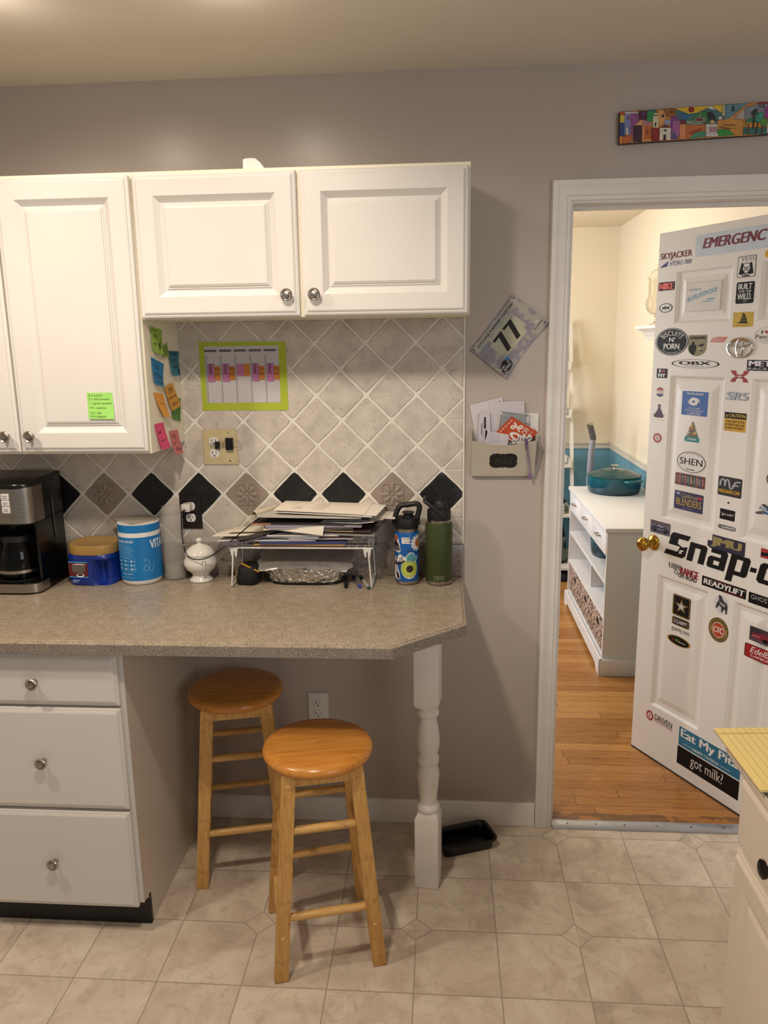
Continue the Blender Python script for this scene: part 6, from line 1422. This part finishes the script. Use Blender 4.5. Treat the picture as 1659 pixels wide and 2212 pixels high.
b = MB(); b.lathe([(.157, .0995), (.158, .104), (.150, .109), (.11, .124), (.085, .131), (.08, .134), (.05, .139), (0, .140)], ENL, 56); l = b.build('lid', t)
b = MB(); b.lathe([(.009, .139), (.007, .146), (.008, .151), (.022, .155), (.024, .159), (.018, .163), (0, .164)], CHROME, 28); tag(b.build('lid_knob', l), 'chrome lid knob')
t = thing('lidded_pot', 'smaller teal enamelled pot on the middle shelf of the sideboard', 'pot', (1.157, 1.815, .4895))
b = MB(); b.lathe([(0, 0), (.10, 0), (.112, .005), (.118, .02), (.120, .05), (.120, .088), (.116, .090), (0, .08)], EN, 48, close=False); b.build('body', t)
b = MB(); b.lathe([(.122, .0905), (.122, .094), (.10, .102), (.05, .110), (0, .112)], EN, 48); b.build('lid', t)
b = MB(); b.tube(bez([(.116, -.04, .074), (.146, -.034, .078), (.152, 0, .079), (.146, .034, .078), (.116, .04, .074)], 5), .008, EN, 10); b.build('handle', t, rot=(0, 0, R(245)))
b = MB(); b.box(1.10, 1.66, .3045, 1.22, 1.74, .36, P('#8fa3b5', .5), .003); tag(b.build('storage_box'), 'small pale blue box on the lower shelf of the sideboard', 'box')

# ------------------------------------------------------------------ vacuum wand behind the sideboard
t = thing('vacuum_wand', 'grey vacuum wand with a dark handle standing behind the teal pan', 'vacuum wand', (1.158, 2.62, .006))
GP = P('#8a8893', .4); DK = P('#4b4c4c', .45)
b = MB(); b.tube([(.006, .0, .01), (.007, 0, .85), (.012, .0, .96), (.019, .0, 1.03)], .0195, GP, 16); b.build('tube', t)
b = MB(); b.tube([(.019, 0, 1.03), (.018, 0, 1.045), (-.004, -.004, 1.125)], [.0195, .0205, .0195], DK, 16); b.build('grip', t)
b = MB(); b.tube([(-.0035, -.004, 1.123), (-.006, -.0045, 1.132)], .0215, STEEL, 16); b.build('metal_tip', t)
b = MB(); b.box(-.10, -.06, 0, .12, .06, .05, DK, .012); b.build('floor_head', t)

# ------------------------------------------------------------------ ladder shelf and what stands on it
LW = P('#d9d4c8', .4, var=.01)
t = thing('ladder_shelf', 'white leaning ladder shelf against the dining room wall', 'shelf', (.60, 2.9, .006))
for x in (0, .515):
    b = MB(); b.prism([(-.05, 0), (.0, 0), (.478, 1.79), (.440, 1.79)], x, x+.020, LW, M=Matrix(((0, 0, 1, 0), (1, 0, 0, 0), (0, 1, 0, 0), (0, 0, 0, 1)))); b.build('side_rail', t)
tiers = [(1.455, .290), (1.125, .200), (.785, .110), (.445, .03), (.085, -.05)]
for z, yf in tiers:
    b = MB(); b.box(.020, yf, z, .515, .47, z+.014, LW); b.box(.502, yf, z+.014, .515, .47, z+.055, LW); b.box(.020, yf, z+.014, .033, .47, z+.055, LW); b.build('shelf', t)
def put(x, y, tier): return (.60+x, 2.9+y, .006+tiers[tier][0]+.0145)
t = thing('box', 'purple and white product box on the second tier of the ladder shelf', 'box', put(.445, .24, 1))
b = MB(); b.box(-.028, 0, .018, .028, .05, .165, P('#c6c3d2', .45), .001); b.build('carton', t)
b = MB(FRONT); b.poly([(-.028, .02), (.028, .02), (.028, .095), (-.01, .065), (-.028, .06)], .0004, P('#3f2352', .45)); b.rect(-.028, .15, .028, .162, .0004, P('#1c1a26', .5)); b.poly([(-.028, .07), (-.012, .09), (-.012, .12), (-.028, .12)], .0004, P('#3f6fa8', .5)); b.poly([(-.02, .128), (.0, .135), (-.01, .142), (-.022, .14)], .0004, P('#c9923a', .5)); b.build('printed_front', t)
b = MB(); b.box(-.03, .0, 0, .03, .05, .0175, P('#d3cfc8', .5), .001); b.build('base', t)
b = MB(); b.box(-.07, 0, 0, .05, .012, .16, P('#8d8678', .5), .002); b.box(-.06, -.0008, .01, .04, 0, .15, P('#a59c88', .5)); tag(b.build('picture_frame', None, put(.43, .40, 0)), 'dull grey frame on the topmost tier of the ladder shelf', 'frame')
b = MB(); b.lathe([(0, 0), (.035, 0), (.037, .004), (.037, .07), (.034, .075), (.034, .078), (0, .078)], P('#6f6a66', .25, var=.3, scale=60), 24); tag(b.build('votive_jar', None, put(.43, .19, 2)), 'small grey patterned jar on the third tier of the ladder shelf', 'jar')
for k, lab in enumerate(('bottom folded cream towel on the fourth tier', 'middle folded cream towel on the fourth tier', 'top folded cream towel on the fourth tier')):
    b = MB(); b.box(-.09, 0, 0, .05, .20, .0235, P('#cfc8b2', .9, bump=.3, bscale=400), .010, 3); p = put(.42, .07, 3); tag(b.build('folded_towel', None, (p[0], p[1], p[2]+.0242*k)), lab, 'towel', 'towels on the ladder shelf')
b = MB(); b.lathe([(0, 0), (.075, 0), (.078, .004), (.072, .02), (.05, .038), (0, .044)], P('#0d0d0e', .8, bump=.3), 28); p = put(.41, .15, 3); tag(b.build('knit_cap', None, (p[0], p[1], p[2]+.073)), 'black knit cap lying on the folded towels', 'cap')
t = thing('tote_bag', 'dark purple and black tote bag on the lowest tier of the ladder shelf', 'bag', put(.40, .05, 4))
b = MB(); loops = [rrect(-.09*q, -.06*q, .09*q, .06*q, .03, 4) for q in (.9, 1, 1, .95, .85)]; n = len(loops[0]); zs2 = (0, .03, .12, .20, .235)
b.add([(x, y+.08, z) for L, z in zip(loops, zs2) for x, y in L], [(j*n+k, j*n+(k+1) % n, j*n+n+(k+1) % n, j*n+n+k) for j in range(4) for k in range(n)]+[tuple(range(n-1, -1, -1)), tuple(range(4*n, 5*n))], P('#2c1424', .8, bump=.3)); b.build('body', t)
b = MB(); b.tube(bez([(-.06, .03, .22), (-.05, .02, .29), (0, .015, .315), (.05, .02, .29), (.06, .03, .22)], 6), .008, P('#0e0c0e', .8), 8); b.build('strap', t)
b = MB(); b.grid(lambda u, v: (.03+.05*u+.015*math.sin(v*7), .012-.006*u, .03+.17*v), 4, 10, P('#4c5148', .9), thick=.003); tag(b.build('scarf', t), 'grey green fabric hanging out of the bag')
b = MB(); loops = [rrect(-.05*q, -.13*q, .05*q, .13*q, .045*q, 5) for q in (1, 1.02, .95, .8)]; n = len(loops[0])
b.add([(x, y, z) for L, z in zip(loops, (.001, .015, .04, .06)) for x, y in L], [(j*n+k, j*n+(k+1) % n, j*n+n+(k+1) % n, j*n+n+k) for j in range(3) for k in range(n)]+[tuple(range(n-1, -1, -1)), tuple(range(3*n, 4*n))], P('#151416', .7)); tag(b.build('shoe', None, (1.045, 2.98, .0065), 8), 'black shoe on the floor under the ladder shelf', 'shoe')

# ------------------------------------------------------------------ wall ledge with a glass jar
b = MB(); pr_ = [(0, 1.655), (.045, 1.655), (.050, 1.658), (.050, 1.666), (.058, 1.668), (.060, 1.676), (.066, 1.680), (.072, 1.695), (.085, 1.708), (.102, 1.714), (.105, 1.718), (.122, 1.720), (.124, 1.724), (.124, 1.734), (.121, 1.738), (0, 1.738)]
n = len(pr_); b.add([(1.4545-h, y, z) for y in (1.55, 2.30) for h, z in pr_], [(k, (k+1) % n, n+(k+1) % n, n+k) for k in range(n)]+[tuple(range(n-1, -1, -1)), tuple(range(n, 2*n))], P('#dcd7d0', .4))
tag(b.build('wall_ledge'), 'white moulded wall ledge carrying a glass jar', 'ledge')
GL = Mat('clear_glass').set(.02, 0, .5, Transmission_Weight=1, IOR=1.18); GL.color(GL.ramp(GL.noise(3), [(0, '#efece4'), (1, '#f4f1ea')])); GL = GL.m
t = thing('apothecary_jar', 'clear glass apothecary jar with a domed lid on the white wall ledge', 'jar', (1.392, 2.09, 1.7385))
b = MB(); b.lathe([(0, 0), (.034, 0), (.036, .003), (.020, .012), (.010, .020), (.013, .030), (.010, .040), (.014, .048), (.035, .060), (.052, .085), (.058, .112), (.055, .135), (.048, .152), (.046, .165), (.047, .25), (.0435, .25), (.043, .165), (.045, .152), (.052, .135), (.0545, .112), (.049, .087), (.03, .066), (0, .058)], GL, 40, close=False); b.build('jar', t)
b = MB(); b.lathe([(.044, .2515), (.055, .2515), (.056, .256), (.050, .262), (.040, .280), (.022, .295), (.010, .300), (.008, .306), (.012, .315), (.009, .325), (0, .328)], GL, 40); b.build('lid', t)

# ------------------------------------------------------------------ kitchen cabinet in the right foreground
IC = P('#d3c8ba', .42, var=.015, scale=4)
IX, IY = .7745, -1.10
t = thing('base_cabinet', 'white base cabinet with a raised panel door at the lower right edge', 'cabinet', (IX, IY, 0))
b = MB(); b.box(.012, -1.05, .10, .62, 0, .8855, IC, .001); b.box(.06, -1.04, .001, .60, -.03, .10, P('#0a0a0b', .5)); b.build('body', t)
for k in range(2):
    y0 = .016+k*.50
    b = MB(LEFT); b.rings(y0, .722, y0+.478, .866, [(0, -.0115), (0, .0), (.004, .003), (.008, .003), (.009, .0055), (.016, .0085)], IC); dr = b.build('drawer', t, ang=18)
    b2 = MB(); b2.lathe([(.0075, 0), (.005, .010), (.006, .014), (.0155, .018), (.0165, .023), (.012, .026), (0, .027)], P('#2b2826', .35, .8), 24); tag(b2.build('knob', dr, (-.0085, -(y0+.178 if k == 0 else y0+.24), .792), (0, R(-90), 0)), 'dark bronze knob')
    b = MB(LEFT); b.rings(y0, .112, y0+.478, .710, [(0, -.0115), (0, .0), (.004, .003), (.008, .003), (.009, .0055), (.014, .0085), (.050, .0085), (.0665, .0010), (.072, .0010), (.078, .004), (.086, .0062)], IC); b.build('door', t, ang=18)
b = MB(); b.box(.752, -2.20, .886, 1.42, -1.075, .909, P('#cdc1b2', .4), .002); b.box(.7525, -2.199, .9085, 1.4195, -1.0755, .9135, laminate('dark_laminate', '#3b3733', '#47423d', '#1c1a19'), .001); tag(b.build('countertop'), 'dark topped counter slab with a pale edge on the right foreground cabinet', 'countertop')
t = thing('legal_pad', 'yellow ruled legal pad overhanging the corner of the right foreground counter', 'notepad', (.7435, -1.262, .9145), 1.5)
YP = P('#e3cb84', .75, var=.02); b = MB(); b.box(0, 0, .0005, .30, .216, .0045, YP, .0006)
b.grid(lambda u, v: (.30*u, .216*v, .0052+.004*math.sin(u*3)*v*(1-u)), 8, 4, YP, thick=.0004); b.build('sheets', t)
b = MB(); BL_ = P('#9c8f6a', .8)
for k in range(1, 22): b.grid(lambda u, v, k=k: (.0135*k+.0007*u, .216*v, .0055+.004*math.sin(.0135*k/.30*3)*v*(1-.0135*k/.30)), 1, 6, BL_)
for y in (.192, .1945): b.grid(lambda u, v, y=y: (.30*u, y+.0006*v, .0056+.004*math.sin(u*3)*(y/.216)*(1-u)), 10, 1, P('#a8846a', .8))
b.build('ruling', t)
b = MB(); b.box(-.0004, -.0004, 0, .3004, .2164, .0006, P('#7d7568', .8)); b.build('backing_board', t)
